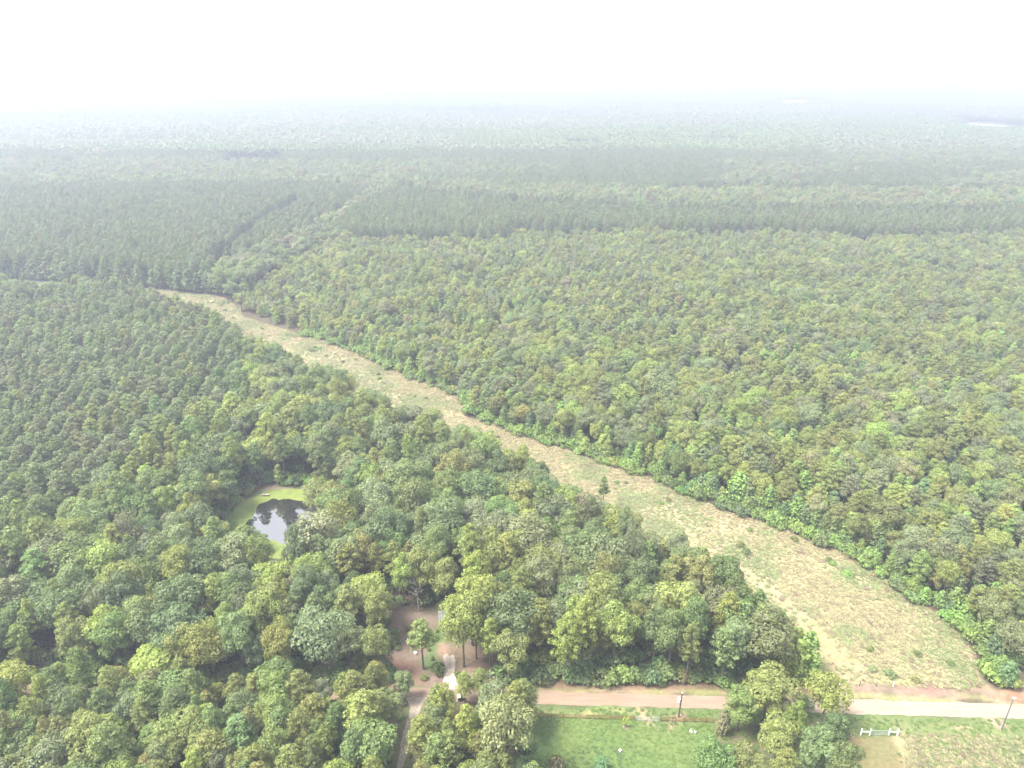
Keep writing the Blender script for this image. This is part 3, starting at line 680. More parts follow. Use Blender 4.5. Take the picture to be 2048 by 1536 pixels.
TR = [(1528, 1172), (1560, 1196), (1620, 1235), (1690, 1300), (1742, 1366), (1640, 1366), (1632, 1335), (1606, 1295), (1560, 1245), (1500, 1190)]
paint(TR, (.34, .25, .165), (.23, .23, .10), sh(nz1 * .5 + nz2 * .5, .35, .62), .9)
paint([(1400, 1096), (1420, 1092), (1540, 1165), (1640, 1250), (1700, 1330), (1680, 1335), (1600, 1245), (1520, 1180)], (.36, .26, .175), (.28, .25, .13), sh(nz2, .35, .65), .75)
paint([(1280, 1012), (1400, 1080), (1500, 1160), (1480, 1170), (1380, 1100), (1270, 1030)], (.30, .29, .14), (.22, .25, .11), sh(nz2), .6)
# verge north of the road: dark red-brown under the wood, paler towards the strip mouth
paint([(-400, 1340), (400, 1366), (1040, 1360), (1640, 1362), (1640, 1400), (1040, 1383), (400, 1380), (-400, 1365)], redb, (.16, .12, .07), sh(nz2, .3, .8))
paint([(1030, 1374), (1640, 1384), (2100, 1398), (2100, 1412), (1640, 1400), (1040, 1386)], (.30, .23, .15), (.24, .25, .10), sh(nz2, .35, .65))
paint([(1640, 1366), (1800, 1372), (2100, 1380), (2100, 1392), (1640, 1384)], (.245, .18, .14), (.19, .145, .11), sh(nz2))
paint([(1800, 1370), (1990, 1376), (1990, 1383), (1800, 1378)], (.22, .13, .11), (.30, .2, .15), sh(nz2))
paint([(1960, 1372), (2200, 1378), (2200, 1402), (1990, 1392)], (.26, .15, .1), (.3, .2, .13), sh(nz2))
# clearing: leaf litter and a green patch
paint([(x, y) for x, y in CLEARING], (.19, .135, .112), (.125, .115, .075), sh(nz2, .4, .7))
paint([(836, 1262), (890, 1250), (905, 1272), (893, 1312), (870, 1332), (842, 1322), (838, 1290)], (.07, .135, .04), (.11, .14, .06), sh(nz2, .45, .8))
paint([(880, 1276), (900, 1290), (925, 1312), (905, 1318), (888, 1320)], (.38, .26, .18), (.30, .2, .15), sh(nz2))
paint([(915, 1300), (1000, 1285), (1030, 1330), (1010, 1350), (930, 1350), (905, 1330)], (.27, .18, .13), (.16, .12, .08), sh(nz2))
paint([(764, 1310), (850, 1330), (860, 1366), (764, 1366)], (.22, .13, .10), (.17, .11, .08), sh(nz2))
# south of the road
paint(SOUTH_OPEN, (.085, .150, .042), (.11, .155, .055), sh(nz1))
paint([(1050, 1420), (1270, 1428), (1265, 1434), (1050, 1429)], (.33, .31, .14), (.24, .3, .11), sh(nz2))
paint([(1272, 1416), (1312, 1416), (1322, 1436), (1275, 1436)], (.42, .30, .2), (.3, .27, .13), sh(nz2, .3, .8))
paint([(1345, 1432), (1378, 1433), (1376, 1444), (1342, 1442)], (.4, .27, .2), (.35, .25, .18), sh(nz2))
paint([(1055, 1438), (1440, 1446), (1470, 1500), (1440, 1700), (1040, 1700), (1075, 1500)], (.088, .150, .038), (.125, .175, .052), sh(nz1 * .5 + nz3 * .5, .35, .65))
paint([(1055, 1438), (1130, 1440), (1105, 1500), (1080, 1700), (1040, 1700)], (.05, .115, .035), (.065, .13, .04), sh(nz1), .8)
paint([(1440, 1446), (1720, 1452), (1720, 1560), (1440, 1700), (1420, 1560)], (.10, .125, .05), (.13, .11, .07), sh(nz1))
paint([(1690, 1436), (2100, 1446), (2100, 1462), (1860, 1462), (1700, 1460)], (.115, .165, .05), (.15, .175, .07), sh(nz2))
paint([(1890, 1444), (1930, 1445), (1935, 1458), (1905, 1456)], (.42, .29, .22), (.33, .28, .15), sh(nz2))
paint([(1970, 1446), (2020, 1448), (2030, 1466), (1985, 1464)], (.42, .28, .22), (.38, .26, .2), sh(nz2))
paint([(1700, 1470), (1800, 1473), (1830, 1560), (1850, 1800), (1700, 1800), (1690, 1500)], (.155, .15, .065), (.205, .15, .08), sh(nz1, .4, .7))
paint([(1785, 1474), (1812, 1474), (1850, 1560), (1820, 1560), (1800, 1500)], (.40, .29, .19), (.32, .28, .15), sh(nz2), .8)
paint([(1800, 1464), (2400, 1472), (2600, 1900), (1850, 1900), (1815, 1500)], (.29, .25, .14), (.15, .19, .07), sh(nz1 * .6 + nz3 * .4, .4, .62))
paint(LOWPATH, (.22, .16, .11), (.12, .15, .06), sh(nz2))
# pond bank
paint([(448, 1075), (455, 1030), (478, 995), (505, 978), (545, 966), (650, 966), (690, 1030), (680, 1120), (600, 1165), (460, 1150)], (.20, .155, .10), (.13, .16, .07), sh(nz2, .3, .7))
for _ in range(1):
    Cc[1:-1, 1:-1] = (Cc[1:-1, 1:-1] * 2 + Cc[:-2, 1:-1] + Cc[2:, 1:-1] + Cc[1:-1, :-2] + Cc[1:-1, 2:]) / 6
Cc = .56 * Cc + .02 * np.array([.8, .7, .45]); Z = np.zeros_like(GX)
pxx, pyy, _ = proj(GX, GY); pm = inpoly(pxx, pyy, [(x + (6 if x > 560 else -6), y + (5 if y > 1040 else -5)) for x, y in POND]).astype(float)
for _ in range(10): pm[1:-1, 1:-1] = (pm[1:-1, 1:-1] + pm[:-2, 1:-1] + pm[2:, 1:-1] + pm[1:-1, :-2] + pm[1:-1, 2:]) / 5
Z = -1.3 * np.clip(pm * 1.1, 0, 1)
V = np.stack([GX.ravel(), GY.ravel(), Z.ravel()], 1)
ii = np.arange(ny * nx).reshape(ny, nx); Q = np.stack([ii[:-1, :-1], ii[:-1, 1:], ii[1:, 1:], ii[1:, :-1]], -1).reshape(-1, 4)
# skirt of the same sheet out to the horizon
bx0, bx1, by0, by1 = xs[0], xs[-1], ys[0], ys[-1]; E_ = 9000; n0 = len(V)
ex = [-E_, bx0, bx1, E_]; ey = [-1500, by0, by1, E_]
sk = np.array([(a_, b_, 0) for b_ in ey for a_ in ex]); V = np.concatenate([V, sk])
SQ = [(n0 + r * 4 + c, n0 + r * 4 + c + 1, n0 + (r + 1) * 4 + c + 1, n0 + (r + 1) * 4 + c) for r in range(3) for c in range(3) if not (r == 1 and c == 1)]
Q = np.concatenate([Q, np.array(SQ)])
gmat, nt, b = newmat("ground"); b.inputs["Roughness"].default_value = .95; b.inputs["Specular IOR Level"].default_value = .1
at = node(nt, "ShaderNodeAttribute", attribute_name="soil"); tc = node(nt, "ShaderNodeTexCoord")
n1 = node(nt, "ShaderNodeTexNoise"); n1.inputs["Scale"].default_value = 1.1; n1.inputs["Detail"].default_value = 8; n1.inputs["Roughness"].default_value = .72
nt.links.new(tc.outputs["Object"], n1.inputs["Vector"])
mr = node(nt, "ShaderNodeMapRange"); mr.inputs[1].default_value = .3; mr.inputs[2].default_value = .7; mr.inputs[3].default_value = .72; mr.inputs[4].default_value = 1.28
nt.links.new(n1.outputs[0], mr.inputs[0]); vm = node(nt, "ShaderNodeVectorMath", operation='SCALE')
nt.links.new(at.outputs["Color"], vm.inputs[0]); nt.links.new(mr.outputs[0], vm.inputs[3]); nt.links.new(vm.outputs[0], b.inputs["Base Color"])
bp = node(nt, "ShaderNodeBump"); bp.inputs["Strength"].default_value = .5; bp.inputs["Distance"].default_value = .3; nt.links.new(n1.outputs[0], bp.inputs["Height"]); nt.links.new(bp.outputs[0], b.inputs["Normal"])
gme = fast_mesh("ground", V, Q, gmat)
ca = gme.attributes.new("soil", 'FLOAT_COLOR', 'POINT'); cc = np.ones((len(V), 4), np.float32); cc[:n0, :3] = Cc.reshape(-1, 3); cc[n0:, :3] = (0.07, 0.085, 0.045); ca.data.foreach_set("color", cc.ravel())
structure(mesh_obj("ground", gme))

def sheet(name, wpoly, z, mat, jitter=.15, step=.6):
    """flat sheet with an uneven edge, given in world metres"""
    pts = []
    for (x0, y0), (x1, y1) in zip(wpoly, wpoly[1:] + wpoly[:1]):
        L = math.hypot(x1 - x0, y1 - y0); m_ = max(1, int(L / step)); nx_, ny_ = (-(y1 - y0) / max(L, 1e-6), (x1 - x0) / max(L, 1e-6))
        for q in range(m_):
            t = q / m_; x = x0 + (x1 - x0) * t; y = y0 + (y1 - y0) * t
            w = (float(fbm(x, y, 2.2, 61)) - .5) * 4 * jitter + rng.normal() * jitter * .3
            pts.append((x + nx_ * w, y + ny_ * w))
    bm = bmesh.new(); vs = [bm.verts.new((x, y, z)) for x, y in pts]; bm.faces.new(vs); bmesh.ops.triangulate(bm, faces=bm.faces[:])
    bmesh.ops.recalc_face_normals(bm, faces=bm.faces[:])
    if bm.faces[0].normal.z < 0: bmesh.ops.reverse_faces(bm, faces=bm.faces[:])
    me = bpy.data.meshes.new(name); bm.to_mesh(me); bm.free(); me.materials.append(mat)
    return mesh_obj(name, me)
# dirt road: pink sand turning pale towards the strip mouth
m_, nt, b = newmat("dirt_road"); b.inputs["Roughness"].default_value = .95; b.inputs["Specular IOR Level"].default_value = .1
tc = node(nt, "ShaderNodeTexCoord"); sx_ = node(nt, "ShaderNodeSeparateXYZ"); nt.links.new(tc.outputs["Object"], sx_.inputs[0])
mr = node(nt, "ShaderNodeMapRange"); mr.inputs[1].default_value = 20; mr.inputs[2].default_value = 72; nt.links.new(sx_.outputs[0], mr.inputs[0])
cr = rampnode(nt, [(0, (.172, .127, .094)), (.45, (.185, .141, .106)), (1, (.205, .166, .128))]); nt.links.new(mr.outputs[0], cr.inputs[0])
mapn = node(nt, "ShaderNodeMapping"); mapn.inputs["Scale"].default_value = (.12, 1.3, 1); mapn.inputs["Rotation"].default_value = (0, 0, .02); nt.links.new(tc.outputs["Object"], mapn.inputs[0])
n1 = node(nt, "ShaderNodeTexNoise"); n1.inputs["Scale"].default_value = 1.2; n1.inputs["Detail"].default_value = 7; nt.links.new(mapn.outputs[0], n1.inputs["Vector"])
mr2 = node(nt, "ShaderNodeMapRange"); mr2.inputs[1].default_value = .3; mr2.inputs[2].default_value = .7; mr2.inputs[3].default_value = .84; mr2.inputs[4].default_value = 1.12; nt.links.new(n1.outputs[0], mr2.inputs[0])
vm = node(nt, "ShaderNodeVectorMath", operation='SCALE'); nt.links.new(cr.outputs[0], vm.inputs[0]); nt.links.new(mr2.outputs[0], vm.inputs[3]); nt.links.new(vm.outputs[0], b.inputs["Base Color"])
structure(sheet("dirt_road", world_poly(ROAD_TOP + ROAD_BOT[::-1]), .02, m_, .14))
M_GRAVEL = plain("white_gravel", (.34, .30, .25), (.24, .20, .165), 1.5, .95, .1, 8)
structure(sheet("gravel_drive", world_poly([(884, 1379), (888, 1352), (889, 1330), (886, 1312), (893, 1307), (899, 1313), (907, 1309), (911, 1325), (909, 1345), (912, 1365), (918, 1379)]), .028, M_GRAVEL, .12))
M_PATH = plain("path_gravel", (.25, .215, .175), (.165, .14, .11), 1.6, .95, .1, 8)
structure(sheet("gravel_path", world_poly([(806, 1394), (858, 1394), (844, 1412), (832, 1442), (821, 1477), (809, 1530), (802, 1600), (788, 1600), (795, 1530), (805, 1475), (814, 1440), (822, 1412)]), .028, M_PATH, .22, .5))
# pond
wm, nt, b = newmat("pond_water"); b.inputs["Base Color"].default_value = (.012, .012, .011, 1); b.inputs["Roughness"].default_value = .03; b.inputs["Specular IOR Level"].default_value = 1.0; b.inputs["IOR"].default_value = 2.0
nzw = node(nt, "ShaderNodeTexNoise"); nzw.inputs["Scale"].default_value = .6; bpw = node(nt, "ShaderNodeBump"); bpw.inputs["Strength"].default_value = .06; bpw.inputs["Distance"].default_value = .1
tcw = node(nt, "ShaderNodeTexCoord"); nt.links.new(tcw.outputs["Object"], nzw.inputs["Vector"]); nt.links.new(nzw.outputs[0], bpw.inputs["Height"]); nt.links.new(bpw.outputs[0], b.inputs["Normal"])
am = plain("duckweed", (.115, .145, .026), (.08, .11, .026), .5, .7, .3, 6)
structure(sheet("duckweed_mat", world_poly([(min(x + (10 if x > 560 else -10), 618), y + (2 if y > 1040 else -8)) for x, y in POND], -.5), -.5, am, .1))
structure(sheet("pond_water", world_poly(WATER, -.5), -.492, wm, .28, .4))
# far fields
fm = plain("pale_field", (.16, .145, .09), (.12, .115, .07), .01)
for f in FIELDS: structure(sheet("field", world_poly(f), .05, fm, 2, 30))

# ------------------------------------------------------------------ grasses
def in_world(X, Y, poly): a, b_, _ = proj(X, Y); return inpoly(a, b_, poly)
X, Y = [], []
def gpoints(s, x0, x1, y0, y1):
    a, b_ = np.meshgrid(np.arange(x0, x1, s), np.arange(y0, y1, s)); a = a.ravel() + rng.uniform(-.5, .5, a.size) * s; b_ = b_.ravel() + rng.uniform(-.5, .5, b_.size) * s; return a, b_
X, Y = gpoints(.62, -280, 130, 70, 470)
px, py, _ = proj(X, Y)
inr = inpoly(px, py, ROW) & ~(inpoly(px, py, TR) & (rng.random(px.size) < .6)); fld = inpoly(px, py, [(1800, 1468), (2200, 1474), (2400, 1900), (1850, 1900), (1812, 1500)])
hedge = inpoly(px, py, [(1740, 1364), (1965, 1370), (1960, 1378), (1800, 1374)])
pat = fbm(X, Y, 8, 70); track = inpoly(px, py, [(1400, 1096), (1420, 1092), (1540, 1165), (1640, 1250), (1700, 1330), (1680, 1335), (1600, 1245), (1520, 1180)])
k = (inr | fld | hedge) & ~(track & (rng.random(X.size) < .7)) & (rng.random(X.size) < .35 + pat * .9)
X, Y = X[k], Y[k]; n = X.size; pat2 = fbm(X, Y, 13, 74); r = pat2 + rng.normal(size=n) * .06
straw_t = np.array([.235, .212, .115]); green_t = np.array([.150, .172, .075]); brown_t = np.array([.165, .125, .082])
tt = np.where((r < .57)[:, None], straw_t, np.where((r < .68)[:, None], green_t * 1.15, green_t)); tt = np.where((rng.random(n) < .09)[:, None], brown_t, tt)
tt = tt * (1 + rng.normal(size=(n, 1)) * .12) * np.where(Y < 101, .82, 1)[:, None]
g = rng.uniform(.6, 1.2, n) * (.6 + .6 * pat[k])
scatter("meadow_grass", np.stack([X, Y, np.zeros(n)], 1), rng.uniform(0, 6.28, n), np.stack([g * 1.15, g * 1.15, g * .38], 1), rng.integers(0, 4, n), np.clip(tt, .02, .7), SRC['tuft'], "rough dry grass of the cleared strip and the roadside field", "grass")
X, Y = gpoints(.8, 0, 125, 78, 112); px, py, _ = proj(X, Y)
roadz = inpoly(px, py, ROAD_TOP + ROAD_BOT[::-1]); k = (inpoly(px, py, SOUTH_OPEN) & ~fld[:0].any() & ~roadz & (py > np.interp(px, [q[0] for q in ROAD_BOT], [q[1] for q in ROAD_BOT]) + 3)) & (rng.random(X.size) < .45 + .4 * fbm(X, Y, 4, 77))
k &= ~(inpoly(px, py, [(1690, 1474), (1815, 1472), (1850, 1800), (1690, 1800)]) & (rng.random(X.size) < .93))
X, Y = X[k], Y[k]; n = X.size; ga = fbm(X, Y, 6, 79)
tt = np.array([.078, .124, .027]) * (1 + (ga[:, None] - .5) * 1.0) + rng.normal(size=(n, 1)) * .005 + np.where((rng.random((n, 1)) < .05), .012, 0)
g = rng.uniform(.5, 1.0, n) * .62
scatter("lawn_grass", np.stack([X, Y, np.zeros(n)], 1), rng.uniform(0, 6.28, n), np.stack([g * 1.5, g * 1.5, g * .38], 1), rng.integers(0, 4, n), np.clip(tt, .03, .5), SRC['tuft'], "short green grass of the lawn and road verge", "grass")

# ------------------------------------------------------------------ bare trees
def dead_mesh(seed, h, R):
    rg = np.random.default_rng(seed); parts = []
    lean = rg.normal(size=2) * .06 * h
    f = lambda t: np.array([lean[0] * t * t, lean[1] * t * t, h * t])
    parts.append(tube([f(t) for t in (0, .25, .5, .75, 1)], [.22, .19, .14, .09, .03], 6))
    for i in range(16):
        t = rg.uniform(.28, .93); a = f(t); an = i * 2.4 + rg.normal() * .3; L = R * rg.uniform(.6, 1.1) * (1.15 - t * .6)
        tip = a + np.array([math.cos(an) * L, math.sin(an) * L, L * rg.uniform(.25, .9)]); mid = (a + tip) / 2 + rg.normal(size=3) * .15 + [0, 0, .1]
        parts.append(tube([a, mid, tip], [.085 * (1.2 - t), .06 * (1.2 - t), .018], 5))
        for q in range(5):
            s = rg.uniform(.3, .95); c = a * (1 - s) + tip * s; e = c + unit(rg.normal(size=3) + [0, 0, .5] + unit(tip - a)) * L * rg.uniform(.25, .5)
            parts.append(tube([c, (c + e) / 2 + rg.normal(size=3) * .05, e], [.03, .022, .01], 4))
            for _ in range(2):
                e2 = (c + e) / 2 + unit(rg.normal(size=3) + [0, 0, .4]) * L * .2; parts.append(tube([(c + e) / 2, e2], [.016, .008], 4))
    return merge(parts)
for i, (bx, by, ty, wp, lab) in enumerate(DEAD):
    x, y = P(bx, by); hgt = max(4, height_to(by, ty)); d = float(proj(x, y, hgt / 2)[2]); R = wp / FPX * d / 2
    v, f = dead_mesh(900 + i, hgt, R); o = mesh_obj("dead_tree", fast_mesh("dead_tree", v, f, M_DEAD, True), None, (x, y, 0))
    o["label"] = lab; o["category"] = "dead tree"; o["group"] = "bare grey trees"

# ------------------------------------------------------------------ built things
def bm_box(bm, c, s, rz=0.0, tilt=None):
    r = bmesh.ops.create_cube(bm, size=1.0); vs = r['verts']
    bmesh.ops.scale(bm, vec=s, verts=vs)
    from mathutils import Matrix
    if tilt: bmesh.ops.rotate(bm, cent=(0, 0, 0), matrix=tilt, verts=vs)
    if rz: bmesh.ops.rotate(bm, cent=(0, 0, 0), matrix=Matrix.Rotation(rz, 3, 'Z'), verts=vs)
    bmesh.ops.translate(bm, vec=c, verts=vs)
def bm_cyl(bm, p0, p1, r0, r1=None, k=12):
    p0, p1 = Vector(p0), Vector(p1); r1 = r0 if r1 is None else r1; d = p1 - p0
    r = bmesh.ops.create_cone(bm, cap_ends=True, segments=k, radius1=r0, radius2=r1, depth=d.length); vs = r['verts']
    bmesh.ops.rotate(bm, cent=(0, 0, 0), matrix=Vector((0, 0, 1)).rotation_difference(d).to_matrix(), verts=vs); bmesh.ops.translate(bm, vec=(p0 + p1) / 2, verts=vs)
def part(name, build, mat, parent=None, loc=(0, 0, 0), bevel=0):
    bm = bmesh.new(); build(bm)
    if bevel: bmesh.ops.bevel(bm, geom=bm.edges[:], offset=bevel, segments=1, affect='EDGES')
    me = bpy.data.meshes.new(name); bm.to_mesh(me); bm.free(); me.materials.append(mat)
    return mesh_obj(name, me, parent, loc)
def thing(name, label, cat, loc, rz=0, group=None):
    o = bpy.data.objects.new(name, None); col.objects.link(o); o.location = loc; o.rotation_euler = (0, 0, rz); o["label"] = label; o["category"] = cat
    if group: o["group"] = group
    return o
M_RAIL = plain("fence_wood", (.20, .115, .055), (.14, .08, .04), 4)
M_WHITE = plain("white_paint", (.82, .82, .80), (.70, .70, .68), 3, .5, .4)
M_GALV = plain("galvanised_steel", (.45, .47, .47), (.34, .36, .37), 2, .45, .5, 4, .6)
M_POLE = plain("creosote_pole", (.10, .08, .07), (.06, .05, .045), 2)
M_GPOLE = plain("weathered_pole", (.13, .12, .115), (.09, .085, .08), 2)
M_ROOF = plain("metal_roof", (.15, .155, .175), (.11, .115, .13), 1.2, .45, .5, 4, .3)
M_PLANK = plain("shed_boards", (.22, .15, .10), (.15, .10, .07), 3)
M_BIN = plain("dark_plastic", (.045, .05, .055), (.03, .033, .038), 3, .5, .4)
M_RUST = plain("red_tin", (.34, .13, .08), (.22, .09, .06), 2, .8)

# post-and-rail fence in two runs with a wire gate between
def rail_fence(pa, pb, label):
    a = Vector((*P(*pa), 0)); b_ = Vector((*P(*pb), 0)); d = b_ - a; L = d.length; rz = math.atan2(d.y, d.x); nsp = max(1, round(L / 2.3))
    t = thing("rail_fence", label, "fence", a, rz, "post and rail fence along the lawn")
    st = L / nsp
    for i in range(nsp + 1):
        part("post", lambda bm: bm_box(bm, (i * st, 0, .62 + (.02 if i % 2 else 0)), (.11, .11, 1.26)), M_RAIL, t, bevel=.008)
    for i in range(nsp):
        for z in (.35, .72, 1.08):
            q = rng.normal() * .008
            part("rail", lambda bm: bm_box(bm, (i * st + st / 2, -.075, z + q), (st - .01, .04, .13)), M_RAIL, t)
    return t
rail_fence((1056, 1434), (1268, 1440), "long brown wooden rail fence between the pale tree and the wire gate")
rail_fence((1322, 1442), (1434, 1445), "short brown wooden rail fence from the wire gate to the tree clump")
rail_fence((1047, 1433), (1056, 1434), "single wooden rail panel at the pale tree's end of the fence")
def tube_gate(pa, pb, h, label, nv, gap=True, mesh=.16):
    a = Vector((*P(*pa), 0)); b_ = Vector((*P(*pb), 0)); d = b_ - a; L = d.length; rz = math.atan2(d.y, d.x)
    t = thing("wire_gate", label, "gate", a, rz)
    def fr(bm, x0, x1):
        bm_cyl(bm, (x0, 0, .15), (x1, 0, .15), .025, k=8); bm_cyl(bm, (x0, 0, h), (x1, 0, h), .025, k=8)
        bm_cyl(bm, (x0, 0, .13), (x0, 0, h + .02), .026, k=8); bm_cyl(bm, (x1, 0, .13), (x1, 0, h + .02), .026, k=8)
    spans = [(0.06, L / 2 - .04), (L / 2 + .04, L - .06)] if gap else [(.06, L - .06)]
    for x0, x1 in spans:
        part("gate_frame", lambda bm: fr(bm, x0, x1), M_GALV, t)
        def me_(bm):
            for z in np.arange(.15 + mesh, h - .03, mesh): bm_cyl(bm, (x0, .005, z), (x1, .005, z), .009, k=5)
            for x in np.arange(x0 + mesh, x1 - .03, mesh): bm_cyl(bm, (x, -.005, .15), (x, -.005, h), .009, k=5)
        part("wire_mesh", me_, M_GALV, t)
    return t
tube_gate((1270, 1441), (1320, 1443), 1.15, "double grey-green wire mesh gate in the wooden rail fence", 2)
g0 = Vector((*P(1740, 1470), 0)); g1 = Vector((*P(1776, 1471), 0))
tube_gate((1741, 1470), (1775, 1470.6), 1.25, "grey wire mesh gate hung between two white posts", 1, False, .13)
for (xa, xb, lab) in ((1721, 1739, "white H-shaped gate brace next to the tree clump"), (1777, 1794, "white H-shaped gate brace next to the tan field grass")):
    a = Vector((*P(xa, 1470), 0)); b_ = Vector((*P(xb, 1470.8), 0)); d = b_ - a; L = d.length
    t = thing("gate_brace", lab, "fence brace", a, math.atan2(d.y, d.x), "white braces beside the gate")
    for x in (0, L):
        pp = part("post", lambda bm: bm_cyl(bm, (x, 0, 0), (x, 0, 1.6), .13, k=14), M_WHITE, t)
        part("cap", lambda bm: bm_cyl(bm, (x, 0, 1.6), (x, 0, 1.7), .15, .08, k=14), M_WHITE, pp)
    part("rail", lambda bm: bm_cyl(bm, (.12, 0, .95), (L - .12, 0, .95), .085, k=12), M_WHITE, t)
# utility poles
x, y = P(1357, 1434); t = thing("utility_pole", "dark wooden utility pole with white transformer beside the wooden fence", "utility pole", (x, y, 0)); t.rotation_euler = (0, math.radians(1.2), 0)
hp = height_to(1434, 1387)
part("pole", lambda bm: bm_cyl(bm, (0, 0, -.1), (0, 0, hp), .17, .12, 14), M_POLE, t)
def trf(bm): bm_cyl(bm, (0, 0, 0), (0, 0, .95), .29, .29, 18); bm_cyl(bm, (0, 0, .95), (0, 0, 1.05), .29, .16, 18); bm_cyl(bm, (-.1, 0, 1.03), (-.1, 0, 1.25), .05, .03, 8)
tr = part("transformer", trf, M_WHITE, t, (-.44, -.05, hp - 2.15)); part("bracket", lambda bm: bm_box(bm, (.26, 0, .5), (.24, .1, .5)), M_GALV, tr)
part("insulator", lambda bm: (bm_cyl(bm, (0, 0, hp), (0, 0, hp + .16), .05, .05, 8), bm_cyl(bm, (0, 0, hp + .14), (0, 0, hp + .34), .13, .09, 12)), M_WHITE, t)
part("cutout", lambda bm: (bm_cyl(bm, (.28, 0, hp - 1.0), (.34, 0, hp - .6), .05, .05, 8), bm_box(bm, (.2, 0, hp - .8), (.22, .05, .06))), M_WHITE, t)
x, y = P(2003, 1459); t = thing("utility_pole", "slim grey pole with a white cap, standing past the white gate", "utility pole", (x, y, 0)); hp2 = height_to(1459, 1397)
part("pole", lambda bm: bm_cyl(bm, (0, 0, -.1), (0, 0, hp2), .14, .09, 12), M_GPOLE, t)
part("lamp", lambda bm: (bm_cyl(bm, (0, 0, hp2), (0, 0, hp2 + .22), .17, .13, 12), bm_cyl(bm, (.05, 0, hp2 + .05), (.5, 0, hp2 + .12), .04, .04, 8)), M_WHITE, t)
x, y = P(1002, 1404); t = thing("thin_pole", "thin dark pole with a white cap between trees by the road", "pole", (x, y, 0))
h3 = height_to(1404, 1383); part("pole", lambda bm: bm_cyl(bm, (0, 0, 0), (0, 0, h3), .06, .05, 8), M_POLE, t)
part("cap", lambda bm: (bm_cyl(bm, (0, 0, h3), (0, 0, h3 + .35), .26, .32, 12), bm_cyl(bm, (0, 0, h3 + .35), (0, 0, h3 + .45), .32, .1, 12)), M_WHITE, t)
# short fence posts at the strip mouth
for (bx, by, c, lab) in ((1679, 1371, M_WHITE, "short white post at the mouth of the grass strip, next to the wood"), (1719, 1372, M_POLE, "short dark post at the strip mouth, second from the wood"),
                         (1752, 1373, M_POLE, "short dark post at the strip mouth, third from the wood"), (1786, 1373, M_WHITE, "short white-topped post against weeds at the strip mouth")):
    x, y = P(bx, by); o = part("fence_post", lambda bm: (bm_cyl(bm, (0, 0, 0), (0, 0, 1.35), .085, .075, 10), bm_cyl(bm, (0, 0, 1.35), (0, 0, 1.42), .075, .03, 10)), c, None, (x, y, 0))
    o["label"] = lab; o["category"] = "post"; o["group"] = "posts at the strip mouth"
# shed
x, y = P(880, 1256); t = thing("shed", "low shed with grey metal roof half hidden behind the yellow-green trees", "shed", (x, y, 0), .12)
part("walls", lambda bm: bm_box(bm, (2.3, 1.5, 1.0), (4.6, 2.6, 2.0)), M_PLANK, t)
def roof(bm):
    from mathutils import Matrix
    bm_box(bm, (2.3, 1.5, 2.22), (5.2, 3.3, .05), 0, Matrix.Rotation(.12, 3, 'X'))
    for i in range(14): bm_box(bm, (-.2 + i * .385, 1.5, 2.262), (.045, 3.28, .03), 0, Matrix.Rotation(.12, 3, 'X'))
part("roof", roof, M_ROOF, t)
part("door", lambda bm: bm_box(bm, (1.2, .185, .92), (.9, .04, 1.8)), M_RUST, t)
x, y = P(884, 1238); o = part("tin_sheet", lambda bm: [bm_box(bm, (i * .22, 0, .08 + .02 * (i % 2)), (.23, 2.4, .03)) for i in range(12)], M_RUST, None, (x, y + 1.2, 0)); o["label"] = "rusty red tin sheet lying behind the shed"; o["category"] = "tin sheet"
# leaning log behind the shed
a_ = P(888, 1222); o = mesh_obj("fallen_trunk", fast_mesh("fallen_trunk", *tube([(0, 0, .6), (1.2, .6, 1.3), (2.6, 1.0, 2.1), (4.0, 1.6, 2.9)], [.13, .12, .1, .06], 8), M_PALEBARK, True), None, (*a_, 0)); o["label"] = "pale leaning trunk behind the shed roof"; o["category"] = "fallen trunk"
# dark bin by the road
x, y = P(921, 1400); t = thing("waste_bin", "dark bin with pale lid beside the dirt road, opposite the gravel drive", "bin", (x, y, 0), .2)
def binb(bm):
    bm_box(bm, (0, 0, .6), (1.25, .8, .95)); 
    for v in bm.verts:
        if v.co.z < .5: v.co.x *= .88; v.co.y *= .85
part("body", binb, M_BIN, t, bevel=.03); part("lid", lambda bm: (bm_box(bm, (-.28, 0, 1.12), (.6, .86, .07)),), M_WHITE, t, bevel=.015); part("lid", lambda bm: (bm_box(bm, (.34, 0, 1.12), (.6, .86, .07)),), M_BIN, t, bevel=.015)
for sx1 in (-.42, .42): part("wheel", lambda bm: bm_cyl(bm, (sx1 - .04, -.3, .12), (sx1 + .04, -.3, .12), .12, k=12), M_BIN, t)
# small pale things on the ground
def bucket(bm): bm_cyl(bm, (0, 0, 0), (0, 0, .42), .2, .26, 16); bm_cyl(bm, (0, 0, .42), (0, 0, .45), .28, .28, 16)
for (bx, by, s, lab) in ((1240, 1503, .9, "tiny white bucket on the open lawn"), (858, 1291, 1.25, "white bucket on the green patch of the clearing"), (831, 1308, 1.2, "white bucket beside the lone pine in the clearing"),
                         (938, 790, 2.2, "small white barrel at the notch in the grass strip")):
    x, y = P(bx, by); o = part("bucket", bucket, M_WHITE, None, (x, y, 0)); o.scale = (s, s, s); o["label"] = lab; o["category"] = "bucket"; o["group"] = "small white containers"
def chair(bm):
    bm_box(bm, (0, 0, .42), (.5, .5, .04)); bm_box(bm, (0, .25, .72), (.5, .04, .55))
    for a1 in (-.22, .22):
        for b1 in (-.22, .22): bm_box(bm, (a1, b1, .2), (.05, .05, .4))
        bm_box(bm, (a1, 0, .64), (.05, .5, .035))
